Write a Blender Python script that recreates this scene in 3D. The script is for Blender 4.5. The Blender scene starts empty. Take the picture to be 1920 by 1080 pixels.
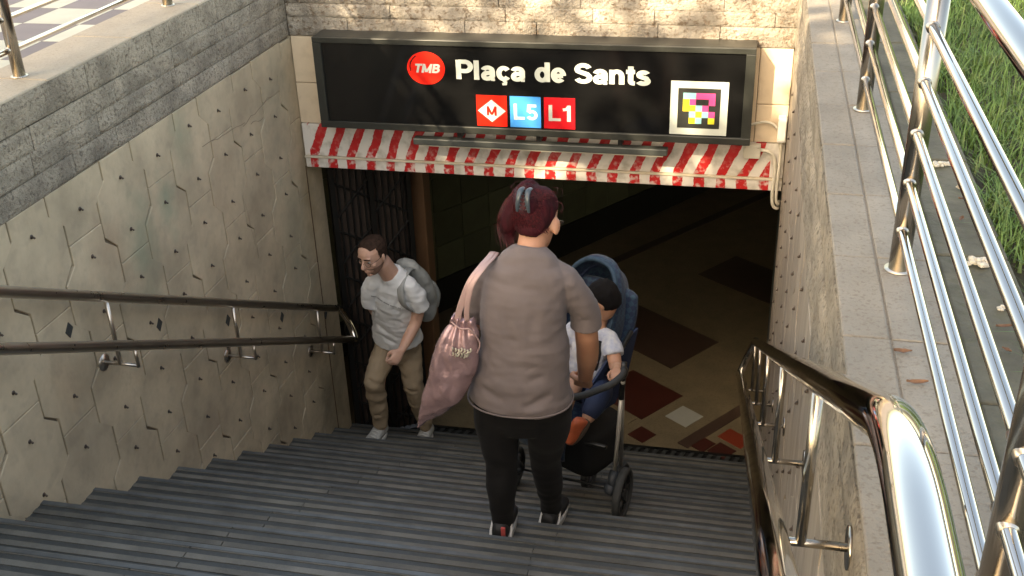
import bpy, bmesh, math, random
import numpy as np
from mathutils import Vector, Matrix, noise

# ------------------------------------------------------------------ camera, world, sun, exposure
SC = bpy.context.scene
COL = SC.collection
cam_d = bpy.data.cameras.new("camera")
cam = bpy.data.objects.new("camera", cam_d)
COL.objects.link(cam)
cam_d.sensor_width = 36.0
cam_d.lens = 2038.0 / 1920.0 * 36.0
cam_d.clip_start = 0.05
cam_d.clip_end = 800
_R = [[0.97714535, 0.21043073, -0.03009758], [0.07103266, -0.45667993, -0.88679073], [-0.20035298, 0.86438553, -0.46119013]]
m = Matrix(((_R[0][0], -_R[1][0], -_R[2][0], 2.5091), (_R[0][1], -_R[1][1], -_R[2][1], -2.8194),
            (_R[0][2], -_R[1][2], -_R[2][2], 2.5653), (0, 0, 0, 1)))
cam.matrix_world = m
SC.camera = cam

SUN_AZ = 210.0      # clockwise from +Y
SUN_EL = 34.0
world = bpy.data.worlds.new("World")
SC.world = world
world.use_nodes = True
wn = world.node_tree
for n in list(wn.nodes):
    wn.nodes.remove(n)
sky = wn.nodes.new("ShaderNodeTexSky")
sky.sky_type = 'NISHITA'
sky.sun_disc = False
sky.sun_elevation = math.radians(SUN_EL)
sky.sun_rotation = math.radians(SUN_AZ)
sky.air_density = 1.0
sky.dust_density = 2.5
bg = wn.nodes.new("ShaderNodeBackground")
bg.inputs[1].default_value = 0.15
wo = wn.nodes.new("ShaderNodeOutputWorld")
wn.links.new(sky.outputs[0], bg.inputs[0])
wn.links.new(bg.outputs[0], wo.inputs[0])
sun_d = bpy.data.lights.new("sun", 'SUN')
sun_d.energy = 3.0
sun_d.angle = math.radians(0.6)
sun_d.color = (1.0, 0.94, 0.85)
sun = bpy.data.objects.new("sun", sun_d)
COL.objects.link(sun)
az, el = math.radians(SUN_AZ), math.radians(SUN_EL)
SUNV = Vector((math.sin(az) * math.cos(el), math.cos(az) * math.cos(el), math.sin(el)))
sun.rotation_euler = SUNV.to_track_quat('Z', 'Y').to_euler()
sun.location = (-6, -6, 12)
SC.view_settings.view_transform = 'Standard'
SC.view_settings.look = 'None'
SC.view_settings.gamma = 1
SC.view_settings.use_curve_mapping = False
SC.view_settings.exposure = 2.2
SC.view_settings.use_white_balance = True
SC.view_settings.white_balance_temperature = 9300
SC.view_settings.white_balance_tint = 9
SC.cycles.max_bounces = 10
SC.cycles.diffuse_bounces = 6

random.seed(7)
R = random.Random(11)

# ------------------------------------------------------------------ helpers: naming
def tag(o, label=None, cat=None, group=None, kind=None):
    if label: o['label'] = label
    if cat: o['category'] = cat
    if group: o['group'] = group
    if kind: o['kind'] = kind
    return o

def empty(name, loc=(0, 0, 0)):
    o = bpy.data.objects.new(name, None)
    COL.objects.link(o)
    o.location = loc
    o.empty_display_size = 0.1
    return o

def link(name, me, parent=None, mat=None, loc=None):
    o = bpy.data.objects.new(name, me)
    COL.objects.link(o)
    if mat is not None and len(me.materials) == 0:
        me.materials.append(mat)
    if parent is not None:
        o.parent = parent
        # geometry is given in world coordinates: undo the parent's location
        q = parent; off = Vector((0, 0, 0))
        while q is not None:
            off += q.location; q = q.parent
        o.location = (Vector(loc) if loc is not None else Vector((0, 0, 0))) - off
    elif loc is not None:
        o.location = loc
    return o

# ------------------------------------------------------------------ helpers: materials
def mat(name, col, rough=0.6, metal=0.0, var=0.0, vscale=3.0, bump=0.0, bscale=40.0, col2=None, spec=0.5,
        stretch=(1, 1, 1), rnd=0.0, detail=4.0, rvar=0.0, spk=0.0, spkscale=90.0, spkcol=(0.02, 0.02, 0.02), sheen=0.0, bdist=0.01):
    M = bpy.data.materials.new(name)
    M.use_nodes = True
    nt = M.node_tree
    b = nt.nodes["Principled BSDF"]
    b.inputs["Roughness"].default_value = rough
    b.inputs["Metallic"].default_value = metal
    b.inputs["Specular IOR Level"].default_value = spec
    if sheen: b.inputs["Sheen Weight"].default_value = sheen
    b.inputs["Base Color"].default_value = (*col, 1)
    geo = nt.nodes.new("ShaderNodeNewGeometry")
    mp = nt.nodes.new("ShaderNodeMapping")
    mp.inputs["Scale"].default_value = stretch
    nt.links.new(geo.outputs["Position"], mp.inputs[0])
    cur = None
    def mix(a, bcol, fac, mode='MIX'):
        x = nt.nodes.new("ShaderNodeMix"); x.data_type = 'RGBA'; x.blend_type = mode
        if isinstance(a, tuple): x.inputs[6].default_value = (*a, 1)
        else: nt.links.new(a, x.inputs[6])
        if isinstance(bcol, tuple): x.inputs[7].default_value = (*bcol, 1)
        else: nt.links.new(bcol, x.inputs[7])
        if isinstance(fac, float): x.inputs[0].default_value = fac
        else: nt.links.new(fac, x.inputs[0])
        return x.outputs[2]
    def nz(scale, det=detail, rough_=0.6):
        n = nt.nodes.new("ShaderNodeTexNoise"); n.inputs["Scale"].default_value = scale
        n.inputs["Detail"].default_value = det; n.inputs["Roughness"].default_value = rough_
        nt.links.new(mp.outputs[0], n.inputs["Vector"]); return n
    def ramp(sock, lo, hi, a=0.0, b_=1.0):
        r = nt.nodes.new("ShaderNodeMapRange"); r.inputs[1].default_value = lo; r.inputs[2].default_value = hi
        r.inputs[3].default_value = a; r.inputs[4].default_value = b_
        nt.links.new(sock, r.inputs[0]); return r.outputs[0]
    if var > 0 or col2:
        c2 = col2 if col2 else tuple(c * (1 - var) for c in col)
        n = nz(vscale)
        cur = mix(col, c2, ramp(n.outputs[0], 0.35, 0.65))
    if spk > 0:
        n = nz(spkscale, 2.0)
        cur = mix(cur if cur is not None else col, spkcol, ramp(n.outputs[0], 0.52, 0.68, 0.0, spk))
    if rnd > 0:
        oi = nt.nodes.new("ShaderNodeObjectInfo")
        f = ramp(oi.outputs["Random"], 0, 1, 1 - rnd, 1 + rnd * 0.6)
        cb = nt.nodes.new("ShaderNodeCombineColor")
        for i in range(3): nt.links.new(f, cb.inputs[i])
        cur = mix(cur if cur is not None else col, cb.outputs[0], 1.0, 'MULTIPLY')
    if cur is not None:
        nt.links.new(cur, b.inputs["Base Color"])
    if rvar > 0:
        n = nz(vscale * 1.7)
        nt.links.new(ramp(n.outputs[0], 0.3, 0.7, max(0.02, rough - rvar), min(1, rough + rvar)), b.inputs["Roughness"])
    if bump > 0:
        n = nz(bscale, 6.0, 0.65)
        bp = nt.nodes.new("ShaderNodeBump"); bp.inputs["Strength"].default_value = bump
        bp.inputs["Distance"].default_value = bdist
        nt.links.new(n.outputs[0], bp.inputs["Height"])
        nt.links.new(bp.outputs[0], b.inputs["Normal"])
    M['mixfn'] = 0
    return M

def stain(M, spots):
    """adds soft coloured stains: (centre, radius, colour, strength)"""
    nt = M.node_tree
    b = nt.nodes["Principled BSDF"]
    src = b.inputs["Base Color"].links[0].from_socket
    geo = nt.nodes.new("ShaderNodeNewGeometry")
    nn = nt.nodes.new("ShaderNodeTexNoise"); nn.inputs["Scale"].default_value = 9; nn.inputs["Detail"].default_value = 6
    nt.links.new(geo.outputs["Position"], nn.inputs["Vector"])
    for c, r, colr, st, zs in spots:
        mp = nt.nodes.new("ShaderNodeMapping"); mp.vector_type = 'POINT'
        mp.inputs["Location"].default_value = (-c[0] / r, -c[1] / r, -c[2] / r * zs)
        mp.inputs["Scale"].default_value = (1 / r, 1 / r, zs / r)
        nt.links.new(geo.outputs["Position"], mp.inputs[0])
        ln = nt.nodes.new("ShaderNodeVectorMath"); ln.operation = 'LENGTH'
        nt.links.new(mp.outputs[0], ln.inputs[0])
        ad = nt.nodes.new("ShaderNodeMath"); ad.operation = 'MULTIPLY_ADD'
        nt.links.new(nn.outputs[0], ad.inputs[0]); ad.inputs[1].default_value = 1.6
        nt.links.new(ln.outputs[1], ad.inputs[2])
        mr = nt.nodes.new("ShaderNodeMapRange"); mr.inputs[1].default_value = 0.8; mr.inputs[2].default_value = 1.7
        mr.inputs[3].default_value = st; mr.inputs[4].default_value = 0
        nt.links.new(ad.outputs[0], mr.inputs[0])
        x = nt.nodes.new("ShaderNodeMix"); x.data_type = 'RGBA'
        nt.links.new(mr.outputs[0], x.inputs[0]); nt.links.new(src, x.inputs[6]); x.inputs[7].default_value = (*colr, 1)
        src = x.outputs[2]
    nt.links.new(src, b.inputs["Base Color"])

MT = {}
MT['step'] = mat('step_stone', (0.165, 0.155, 0.130), 0.6, var=0.38, vscale=6, bump=0.25, bscale=160, rnd=0.22, spk=0.35, spkscale=240, spkcol=(0.20, 0.19, 0.16), rvar=0.12, bdist=0.004, spec=0.4)
MT['strip'] = mat('step_strip', (0.048, 0.053, 0.052), 0.5, var=0.25, vscale=8, bump=0.3, bscale=240, spk=0.4, spkscale=200, spkcol=(0.09, 0.09, 0.08), rvar=0.15, bdist=0.003)
MT['nosing'] = mat('nosing_metal', (0.13, 0.14, 0.14), 0.42, metal=0.3, var=0.3, vscale=12, bump=0.1, bscale=200)
MT['concrete'] = mat('panel_concrete', (0.62, 0.495, 0.335), 0.75, var=0.32, vscale=3.1, bump=0.35, bscale=55, rnd=0.09, spk=0.25, spkscale=14, spkcol=(0.30, 0.24, 0.18), bdist=0.004)
stain(MT['step'], [((1.05, .95, -.45), .16, (.30, .28, .22), .5, .6), ((.72, .5, -.3), .2, (.28, .27, .22), .4, .6), ((1.9, .1, -.1), .25, (.06, .06, .055), .5, .5), ((.35, 1.6, -1.), .35, (.05, .055, .055), .45, .5), ((2.2, 1.1, -.6), .3, (.26, .25, .21), .3, .5), ((2.5, 0, 0), .25, (.05, .05, .05), .5, .5)])
stain(MT['concrete'], [((0, 0.98, 0.62), 0.17, (0.20, 0.27, 0.18), 0.5, .5), ((0, 1.23, 0.70), 0.12, (0.16, 0.26, 0.18), 0.5, .6), ((0, 1.45, 0.95), 0.12, (0.22, 0.3, 0.2), 0.35, .6),
                       ((0, 0.75, 0.72), 0.2, (0.42, 0.27, 0.17), 0.35, .8), ((0, 1.7, 0.55), 0.25, (0.42, 0.29, 0.19), 0.3, .5), ((0, 2.5, 0.0), 0.35, (0.30, 0.30, 0.22), 0.4, .3),
                       ((0, 0.3, 0.33), 0.2, (0.46, 0.30, 0.18), 0.3, .9), ((0, .3, -.05), .3, (.30, .24, .17), .35, 1.5), ((0, 1.2, -.5), .35, (.30, .23, .16), .4, 1.5), ((0, 2.0, -1.0), .4, (.24, .19, .13), .5, 1.2), ((0, 2.7, -1.3), .35, (.16, .13, .08), .6, .8), ((0, 2.74, .1), .14, (.33, .24, .13), .6, .25), ((0, -.1, .85), .3, (.40, .30, .21), .4, .7)])
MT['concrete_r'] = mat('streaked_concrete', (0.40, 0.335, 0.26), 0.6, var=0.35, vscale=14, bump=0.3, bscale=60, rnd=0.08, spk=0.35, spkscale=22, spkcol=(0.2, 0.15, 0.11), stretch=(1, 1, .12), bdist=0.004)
MT['joint'] = mat('joint_dark', (0.25, 0.20, 0.145), 0.9, var=0.3, vscale=20)
MT['pin'] = mat('pin_metal', (0.10, 0.075, 0.06), 0.5, metal=0.5)
MT['granite'] = mat('split_granite', (0.60, 0.51, 0.395), 0.85, var=0.45, vscale=6, bump=1.0, bscale=80, rnd=0.12, spk=0.7, spkscale=70, spkcol=(0.15, 0.12, 0.09), bdist=0.03)
MT['granite2'] = mat('pale_split_stone', (0.60, 0.53, 0.44), 0.85, var=0.5, vscale=5, bump=1.0, bscale=70, rnd=0.14, spk=0.8, spkscale=42, spkcol=(0.20, 0.135, 0.085), bdist=0.03)
MT['coping'] = mat('coping_stone', (0.47, 0.385, 0.285), 0.7, var=0.2, vscale=4, bump=0.35, bscale=110, rnd=0.07, spk=0.35, spkscale=110, spkcol=(0.2, 0.15, 0.11), bdist=0.004)
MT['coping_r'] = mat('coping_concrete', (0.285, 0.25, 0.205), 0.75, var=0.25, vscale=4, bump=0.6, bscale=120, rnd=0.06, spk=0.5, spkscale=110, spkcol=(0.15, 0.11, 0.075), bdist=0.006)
MT['kerb'] = mat('mossy_kerb', (0.135, 0.125, 0.09), 0.85, var=0.4, vscale=7, bump=0.5, bscale=60, spk=0.4, spkscale=35, spkcol=(0.07, 0.075, 0.035), rnd=0.1)
MT['cream'] = mat('cream_panel', (0.72, 0.58, 0.42), 0.6, var=0.10, vscale=4, bump=0.15, bscale=60, spk=0.15, spkscale=16, spkcol=(0.4, 0.28, 0.17))
MT['ledge'] = mat('cream_ledge', (0.62, 0.55, 0.42), 0.6, var=0.25, vscale=14, bump=0.2)
MT['steel'] = mat('polished_steel', (0.62, 0.58, 0.53), 0.07, metal=1.0, rvar=0.04, vscale=9)
MT['steel_tube'] = mat('brushed_steel', (0.43, 0.39, 0.34), 0.24, metal=1.0, rvar=0.06, vscale=9, bump=0.04, bscale=120, stretch=(1, 1, 0.1))
MT['steel_dark'] = mat('worn_steel', (0.58, 0.52, 0.45), 0.30, metal=1.0, rvar=0.04, vscale=7)
MT['black'] = mat('black_metal', (0.012, 0.012, 0.011), 0.35, spec=0.5)
MT['signface'] = mat('sign_glass', (0.006, 0.006, 0.006), 0.10, spec=0.5)
MT['signframe'] = mat('sign_frame', (0.030, 0.032, 0.028), 0.32, var=0.2, vscale=20)
MT['letter'] = mat('letter_white', (0.50, 0.54, 0.49), 0.5)
MT['red'] = mat('badge_red', (0.72, 0.016, 0.010), 0.35)
MT['red2'] = mat('badge_crimson', (0.56, 0.008, 0.016), 0.35)
MT['blue'] = mat('badge_blue', (0.03, 0.27, 0.70), 0.35)
MT['tagc'] = mat('tag_cyan', (0.22, 0.50, 0.55), 0.45)
MT['tagm'] = mat('tag_pink', (0.75, 0.07, 0.25), 0.45)
MT['tagy'] = mat('tag_yellow', (0.66, 0.58, 0.05), 0.45)
MT['pave_white'] = mat('paver_white', (0.58, 0.55, 0.43), 0.6, var=0.12, vscale=6, rnd=0.12)
MT['pave_mauve'] = mat('paver_mauve', (0.215, 0.175, 0.165), 0.65, var=0.12, vscale=6, rnd=0.10)
MT['soil'] = mat('soil', (0.045, 0.04, 0.02), 0.95, var=0.5, vscale=9, bump=0.6)
MT['ground'] = mat('plaza_ground', (0.26, 0.22, 0.19), 0.8, var=0.3, vscale=2)
MT['floor_in'] = mat('concourse_floor', (0.21, 0.165, 0.10), 0.45, var=0.2, vscale=6, spk=0.3, spkscale=80, spkcol=(0.05, 0.04, 0.02))
MT['f_brown'] = mat('floor_brown', (0.075, 0.045, 0.032), 0.4, var=0.2, vscale=6)
MT['f_red'] = mat('floor_red', (0.075, 0.020, 0.014), 0.4, var=0.2, vscale=6)
MT['f_orange'] = mat('floor_orange', (0.24, 0.04, 0.02), 0.4)
MT['f_white'] = mat('floor_white', (0.42, 0.42, 0.36), 0.4, var=0.1)
MT['wall_in'] = mat('green_black_tile', (0.11, 0.12, 0.07), 0.35, var=0.2, vscale=5, rnd=0.25)
MT['ceil'] = mat('dark_ceiling', (0.38, 0.34, 0.28), 0.8)
MT['pillar'] = mat('brown_pillar', (0.17, 0.085, 0.04), 0.5, var=0.2)
MT['rust'] = mat('rust_line', (0.16, 0.085, 0.035), 0.8, var=0.5, vscale=20)
MT['plastic'] = mat('grey_plastic', (0.62, 0.58, 0.48), 0.5, var=0.08, vscale=10)

# ------------------------------------------------------------------ helpers: geometry
def mesh_from(verts, faces, name='m', smooth=False):
    me = bpy.data.meshes.new(name)
    me.from_pydata([tuple(v) for v in verts], [], faces)
    me.update()
    if smooth:
        me.polygons.foreach_set('use_smooth', [True] * len(me.polygons))
    return me

def box_data(x0, x1, y0, y1, z0, z1):
    v = [(x0, y0, z0), (x1, y0, z0), (x1, y1, z0), (x0, y1, z0), (x0, y0, z1), (x1, y0, z1), (x1, y1, z1), (x0, y1, z1)]
    f = [(0, 3, 2, 1), (4, 5, 6, 7), (0, 1, 5, 4), (1, 2, 6, 5), (2, 3, 7, 6), (3, 0, 4, 7)]
    return v, f

def bevel_mesh(me, w, seg=2):
    bm = bmesh.new(); bm.from_mesh(me)
    bmesh.ops.bevel(bm, geom=list(bm.edges), offset=w, segments=seg, affect='EDGES', profile=0.5, clamp_overlap=True)
    bm.to_mesh(me); bm.free(); me.update()
    return me

def box(name, x0, x1, y0, y1, z0, z1, m_, parent=None, bev=0.0):
    me = mesh_from(*box_data(x0, x1, y0, y1, z0, z1), name)
    if bev > 0: bevel_mesh(me, bev)
    return link(name, me, parent, m_)

def tube_data(pts, r, n=12, close_ends=True, vo=0):
    """round tube along a polyline, radius may be a list"""
    P = [Vector(p) for p in pts]
    rr = r if isinstance(r, (list, tuple)) else [r] * len(P)
    V, F = [], []
    up = None
    for i, p in enumerate(P):
        if i == 0: t = (P[1] - P[0])
        elif i == len(P) - 1: t = (P[-1] - P[-2])
        else: t = (P[i + 1] - p).normalized() + (p - P[i - 1]).normalized()
        t.normalize()
        if up is None:
            a = Vector((0, 0, 1)) if abs(t.z) < 0.9 else Vector((1, 0, 0))
            up = (a - t * a.dot(t)).normalized()
        else:
            up = (up - t * up.dot(t)).normalized()
        s = t.cross(up)
        for k in range(n):
            an = 2 * math.pi * k / n
            V.append(p + up * (math.cos(an) * rr[i]) + s * (math.sin(an) * rr[i]))
    for i in range(len(P) - 1):
        for k in range(n):
            a = vo + i * n + k; b = vo + i * n + (k + 1) % n
            F.append((a, b, b + n, a + n))
    if close_ends:
        F.append(tuple(vo + k for k in range(n))[::-1]); F.append(tuple(vo + (len(P) - 1) * n + k for k in range(n)))
    return V, F

def tube(name, pts, r, m_, parent=None, n=16):
    V, F = tube_data(pts, r, n)
    me = mesh_from(V, F, name, True)
    return link(name, me, parent, m_)

def arc_pts(p0, pc, p1, k=8):
    """smooth corner between p0 and p1 with control pc"""
    out = []
    for i in range(k + 1):
        t = i / k
        out.append(Vector(p0) * (1 - t) ** 2 + Vector(pc) * 2 * t * (1 - t) + Vector(p1) * t * t)
    return out

def join_data(parts):
    V, F = [], []
    for v, f in parts:
        o = len(V); V += list(v); F += [tuple(i + o for i in q) for q in f]
    return V, F

def sm(o):
    o.data.polygons.foreach_set('use_smooth', [True] * len(o.data.polygons)); return o

# ================================================================== STRUCTURE
RISE, RUN = 0.1686, 0.30
WX = 2.72          # right wall face
Z_TOP = 1.46
Z_FL = -RISE * 11

# ---- stairs
stairs = empty('stairs', (1.35, 0, 0)); tag(stairs, kind='structure')
for i in range(-7, 11):
    y1 = RUN * i; y0 = y1 - RUN; z = -RISE * i
    st_o = box('step', -0.02, WX + 0.02, y0 + 0.004, y1 - 0.004, z - 0.36, z - 0.006, MT['step'], stairs)
    segs = [(-0.01, 0.80 + R.uniform(-.03, .03)), None, (1.86 + R.uniform(-.03, .03), WX + 0.01)]
    segs[1] = (segs[0][1], segs[2][0])
    for a, b in segs:
        # two raised bands between recessed anti-slip bands
        prof = [(y1 + 0.012, z - 0.030), (y1 + 0.012, z - 0.005), (y1 + 0.006, z)]
        for q in (0.018, 0.066, 0.114):
            prof += [(y1 - q, z), (y1 - q - .001, z - .005), (y1 - q - .023, z - .005), (y1 - q - .024, z)]
        prof += [(y0 + 0.003, z), (y0 + 0.003, z - 0.03)]
        dz = R.uniform(-.001, .001)
        V = [(a + 0.002, p[0], p[1] + dz) for p in prof] + [(b - 0.002, p[0], p[1] + dz) for p in prof]
        n = len(prof)
        F = [(k, k + 1, k + 1 + n, k + n) for k in range(n - 1)] + [tuple(range(n))[::-1], tuple(range(n, 2 * n)), (n - 1, 0, n, 2 * n - 1)]
        me = mesh_from(V, F, 'tread_slab')
        bm = bmesh.new(); bm.from_mesh(me); bmesh.ops.recalc_face_normals(bm, faces=bm.faces); bm.to_mesh(me); bm.free()
        link('tread_slab', me, st_o, MT['step'])
    for q in (0.019, 0.067, 0.115):
        box('antislip_strip', 0.0, WX, y1 - q - .0222, y1 - q - 0.0008, z - 0.010, z - 0.0022, MT['strip'], st_o)
    box('nosing', 0.0, WX, y1 - 0.014, y1 + 0.003, z + 0.0012, z + 0.0024, MT['nosing'], st_o)
box('landing', -0.5, 3.2, -8.0, -2.41, 1.0, 1.349, MT['step']); tag(bpy.data.objects['landing'], kind='structure')

# ---- retaining walls with interlocking concrete panels
def clip(poly, ax, lim, keep_less):
    out = []
    for i in range(len(poly)):
        a, b = poly[i], poly[(i + 1) % len(poly)]
        ia = (a[ax] <= lim) if keep_less else (a[ax] >= lim)
        ib = (b[ax] <= lim) if keep_less else (b[ax] >= lim)
        if ia: out.append(a)
        if ia != ib:
            t = (lim - a[ax]) / (b[ax] - a[ax]); out.append((a[0] + t * (b[0] - a[0]), a[1] + t * (b[1] - a[1])))
    return out

def panel_wall(parent, X, sgn, ymin, ymax, diamonds):
    """sgn=+1: the face looks towards +x"""
    w1, w0 = 0.184, 0.112
    bolts = []
    k0 = int(math.floor((ymin - 0.013) / 0.302)) - 1
    k1 = int(math.ceil((ymax - 0.013) / 0.302)) + 1
    for k in range(k0, k1 + 1):
        yc = 0.013 + 0.302 * k
        for j in range(-9, 6):
            zc = (0.605 if k % 2 == 0 else 0.386) + 0.46 * j - 0.002 * k
            if zc - 0.25 > 1.066 or zc + 0.25 < -0.562 * (yc - 0.15) - 0.45: continue
            if zc + 0.25 < Z_FL - 0.02: continue
            jt = lambda s=0.006: R.uniform(-s, s)
            pts = [(yc + w1, zc - 0.085 + jt()), (yc + w1, zc + 0.09 + jt()), (yc + w0, zc + 0.147), (yc + w0, zc + 0.23), (yc - w0, zc + 0.23), (yc - w0, zc + 0.147),
                   (yc - w1, zc + 0.09 + jt()), (yc - w1, zc - 0.085 + jt()), (yc - w0, zc - 0.147), (yc - w0, zc - 0.23), (yc + w0, zc - 0.23), (yc + w0, zc - 0.147)]
            g = 0.002
            g = 0.0014; pts = [(yc + (p[0] - yc) * (1 - g / w1), zc + (p[1] - zc) * (1 - g / 0.2)) for p in pts]
            pts = clip(pts, 1, 1.066, True); pts = clip(pts, 0, ymax, True) if pts else pts
            pts = clip(pts, 0, ymin, False) if pts else pts
            if len(pts) < 3: continue
            ar = 0.5 * sum(pts[i][0] * pts[(i + 1) % len(pts)][1] - pts[(i + 1) % len(pts)][0] * pts[i][1] for i in range(len(pts)))
            if abs(ar) < 0.002: continue
            cy = sum(p[0] for p in pts) / len(pts); cz = sum(p[1] for p in pts) / len(pts)
            off = R.uniform(0, 0.0022)
            n = len(pts)
            ins = [(cy + (p[0] - cy) * 0.985, cz + (p[1] - cz) * 0.988) for p in pts]
            V = [(X + sgn * (-0.02), p[0], p[1]) for p in pts] + [(X + sgn * (off - 0.0025), p[0], p[1]) for p in pts] + [(X + sgn * off, p[0], p[1]) for p in ins]
            F = []
            for r_ in range(2):
                for i in range(n):
                    a, b = r_ * n + i, r_ * n + (i + 1) % n
                    F.append((a, b, b + n, a + n))
            F.append(tuple(range(2 * n, 3 * n)))
            me = mesh_from(V, F, 'panel')
            bm = bmesh.new(); bm.from_mesh(me)
            bm.faces.ensure_lookup_table()
            if (bm.faces[-1].normal.x > 0) != (sgn > 0):
                for f in bm.faces: f.normal_flip()
            bm.to_mesh(me); bm.free()
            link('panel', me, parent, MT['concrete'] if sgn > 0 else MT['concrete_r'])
            for dz in (0.12, -0.12):
                if zc + dz < 1.03 and zc + dz > -0.562 * yc - 0.05 and ymin < yc < ymax - 0.05: bolts.append((yc + jt(.008), zc + dz + jt(.012)))
    parts = []
    for (y, z) in bolts:
        parts.append(tube_data([(X + sgn * 0.002, y, z), (X + sgn * 0.0035, y, z)], 0.009, 8))
        parts.append(tube_data([(X + sgn * 0.003, y, z), (X + sgn * (0.013 if sgn > 0 else .007), y, z - 0.003), (X + sgn * (0.015 if sgn > 0 else .008), y, z - 0.007)], 0.0042, 6))
    V, F = join_data(parts)
    o = link('anchor_pins', mesh_from(V, F, 'anchor_pins', True), parent, MT['pin']); o['kind'] = 'stuff'
    if diamonds:
        for (y, z) in [(0.382 + 0.598 * q, 0.532 - 0.309 * q) for q in range(-1, 5)]:
            ps = [(y - 0.029, z - 0.030 + .006), (y + 0.027, z + 0.034), (y + 0.027, z + 0.034 - .058), (y - 0.029, z - 0.036 + .0)]
            ps = [(y - 0.024, z + 0.000), (y + 0.005, z + 0.032), (y + 0.026, z + 0.000), (y - 0.004, z - 0.032)]
            V = [(X + sgn * 0.0045, *p) for p in ps] + [(X + sgn * 0.001, *p) for p in ps]
            link('diamond_plate', mesh_from(V, [(0, 1, 2, 3), (4, 5, 1, 0), (5, 6, 2, 1), (6, 7, 3, 2), (7, 4, 0, 3)], 'dp'), parent, MT['strip'])

def stone_variants():
    out = []
    for s in range(7):
        nu, nv = 12, 5
        V, F = [], []
        for j in range(nv + 1):
            for i in range(nu + 1):
                u, v = i / nu, j / nv
                e = min(u, 1 - u) * 14; e2 = min(v, 1 - v) * 6
                edge = min(1, e) * min(1, e2)
                d = (0.35 + 0.65 * noise.noise(Vector((u * 5 + s * 9, v * 2.2, s * 3.3))) + 0.35 * noise.noise(Vector((u * 16 + s * 9, v * 6, s)))) * edge
                V.append((u - 0.5, d, v - 0.5))
        for j in range(nv):
            for i in range(nu):
                a = j * (nu + 1) + i; F.append((a, a + 1, a + nu + 2, a + nu + 1))
        o = len(V)
        V += [(-0.5, -2, -0.5), (0.5, -2, -0.5), (0.5, -2, 0.5), (-0.5, -2, 0.5)]
        b = list(range(nu + 1)); t = [nv * (nu + 1) + i for i in range(nu + 1)]
        F.append(tuple([o, o + 1] + b[::-1])); F.append(tuple([o + 3] + t + [o + 2])[::-1] if False else tuple([o + 3] + t + [o + 2]))
        F[-1] = tuple(t + [o + 2, o + 3])
        F[-2] = tuple(b[::-1] + [o, o + 1])
        l = [j * (nu + 1) for j in range(nv + 1)]; r_ = [j * (nu + 1) + nu for j in range(nv + 1)]
        F.append(tuple(l + [o + 3, o])); F.append(tuple(r_[::-1] + [o + 1, o + 2]))
        F.append((o, o + 3, o + 2, o + 1))
        me = mesh_from(V, F, 'stone%d' % s)
        bm = bmesh.new(); bm.from_mesh(me); bmesh.ops.recalc_face_normals(bm, faces=bm.faces); bm.to_mesh(me); bm.free()
        me.polygons.foreach_set('use_smooth', [True] * len(me.polygons))
        out.append(me)
    return out
STONES = {}
for key in ('granite', 'granite2'):
    vs_ = stone_variants()
    for v_ in vs_: v_.materials.append(MT[key])
    STONES[key] = vs_

def stone_course(parent, key, axis, face, sgn, a0, a1, z0, z1, lmin, lmax, depth=0.012):
    """axis 'y': stones run along y on a wall x=face; axis 'x': along x on a wall y=face (looking to -y)"""
    a = a0
    while a < a1 - 0.02:
        L = R.uniform(lmin, lmax)
        if a + L > a1 - 0.1: L = a1 - a
        o = bpy.data.objects.new('stone', R.choice(STONES[key]))
        COL.objects.link(o); o.parent = parent
        c = a + L / 2
        loc = Vector((face, c, (z0 + z1) / 2)) if axis == 'y' else Vector((c, face, (z0 + z1) / 2))
        o.location = loc - parent.location + Vector((0, 0, R.uniform(-.0014, .0014)))
        o.scale = (L - 0.004, depth * R.uniform(0.6, 1.6), z1 - z0 - 0.0018)
        if axis == 'y': o.rotation_euler = (0, 0, -math.pi / 2 if sgn > 0 else math.pi / 2)
        else: o.rotation_euler = (0, 0, math.pi)
        a += L

# left wall
lw = empty('retaining_wall', (-0.14, 0, Z_FL)); tag(lw, 'beige concrete panel wall with a rough grey stone band on top, left of the stairs beside the man', 'wall')
box('wall_core', -0.27, -0.012, -6.0, 2.755, Z_FL - 0.3, 1.066, MT['joint'], lw)
box('band_core', -0.27, -0.014, -6.0, 3.0, 1.068, 1.34, MT['joint'], lw)
panel_wall(lw, 0.0, 1, -1.6, 2.755, True)
box('panel', -0.27, 0.0, -6.0, -1.603, -0.5, 1.066, MT['concrete'], lw)
box('wall_end', -0.27, 0.0, 2.758, 2.99, Z_FL, 1.066, MT['concrete'], lw, 0.006)
box('rust_streak', 0.0, 0.003, 2.752, 2.762, Z_FL, 0.30, MT['rust'], lw)
for z0, z1 in ((1.070, 1.158), (1.158, 1.246), (1.246, 1.337)):
    stone_course(lw, 'granite', 'y', 0.0, 1, -2.6, 2.752, z0, z1, 0.28, 0.62)
stone_course(lw, 'granite', 'y', 0.002, 1, -2.6, 2.752, 1.339, 1.452, 0.5, 0.9, 0.009)
a = -6.0
while a < 3.02:
    b = min(a + 0.6, 3.03)
    box('coping_slab', -0.28, -0.002, a + 0.002, b - 0.002, 1.342, Z_TOP, MT['coping'], lw, 0.005)
    a = b
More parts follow.
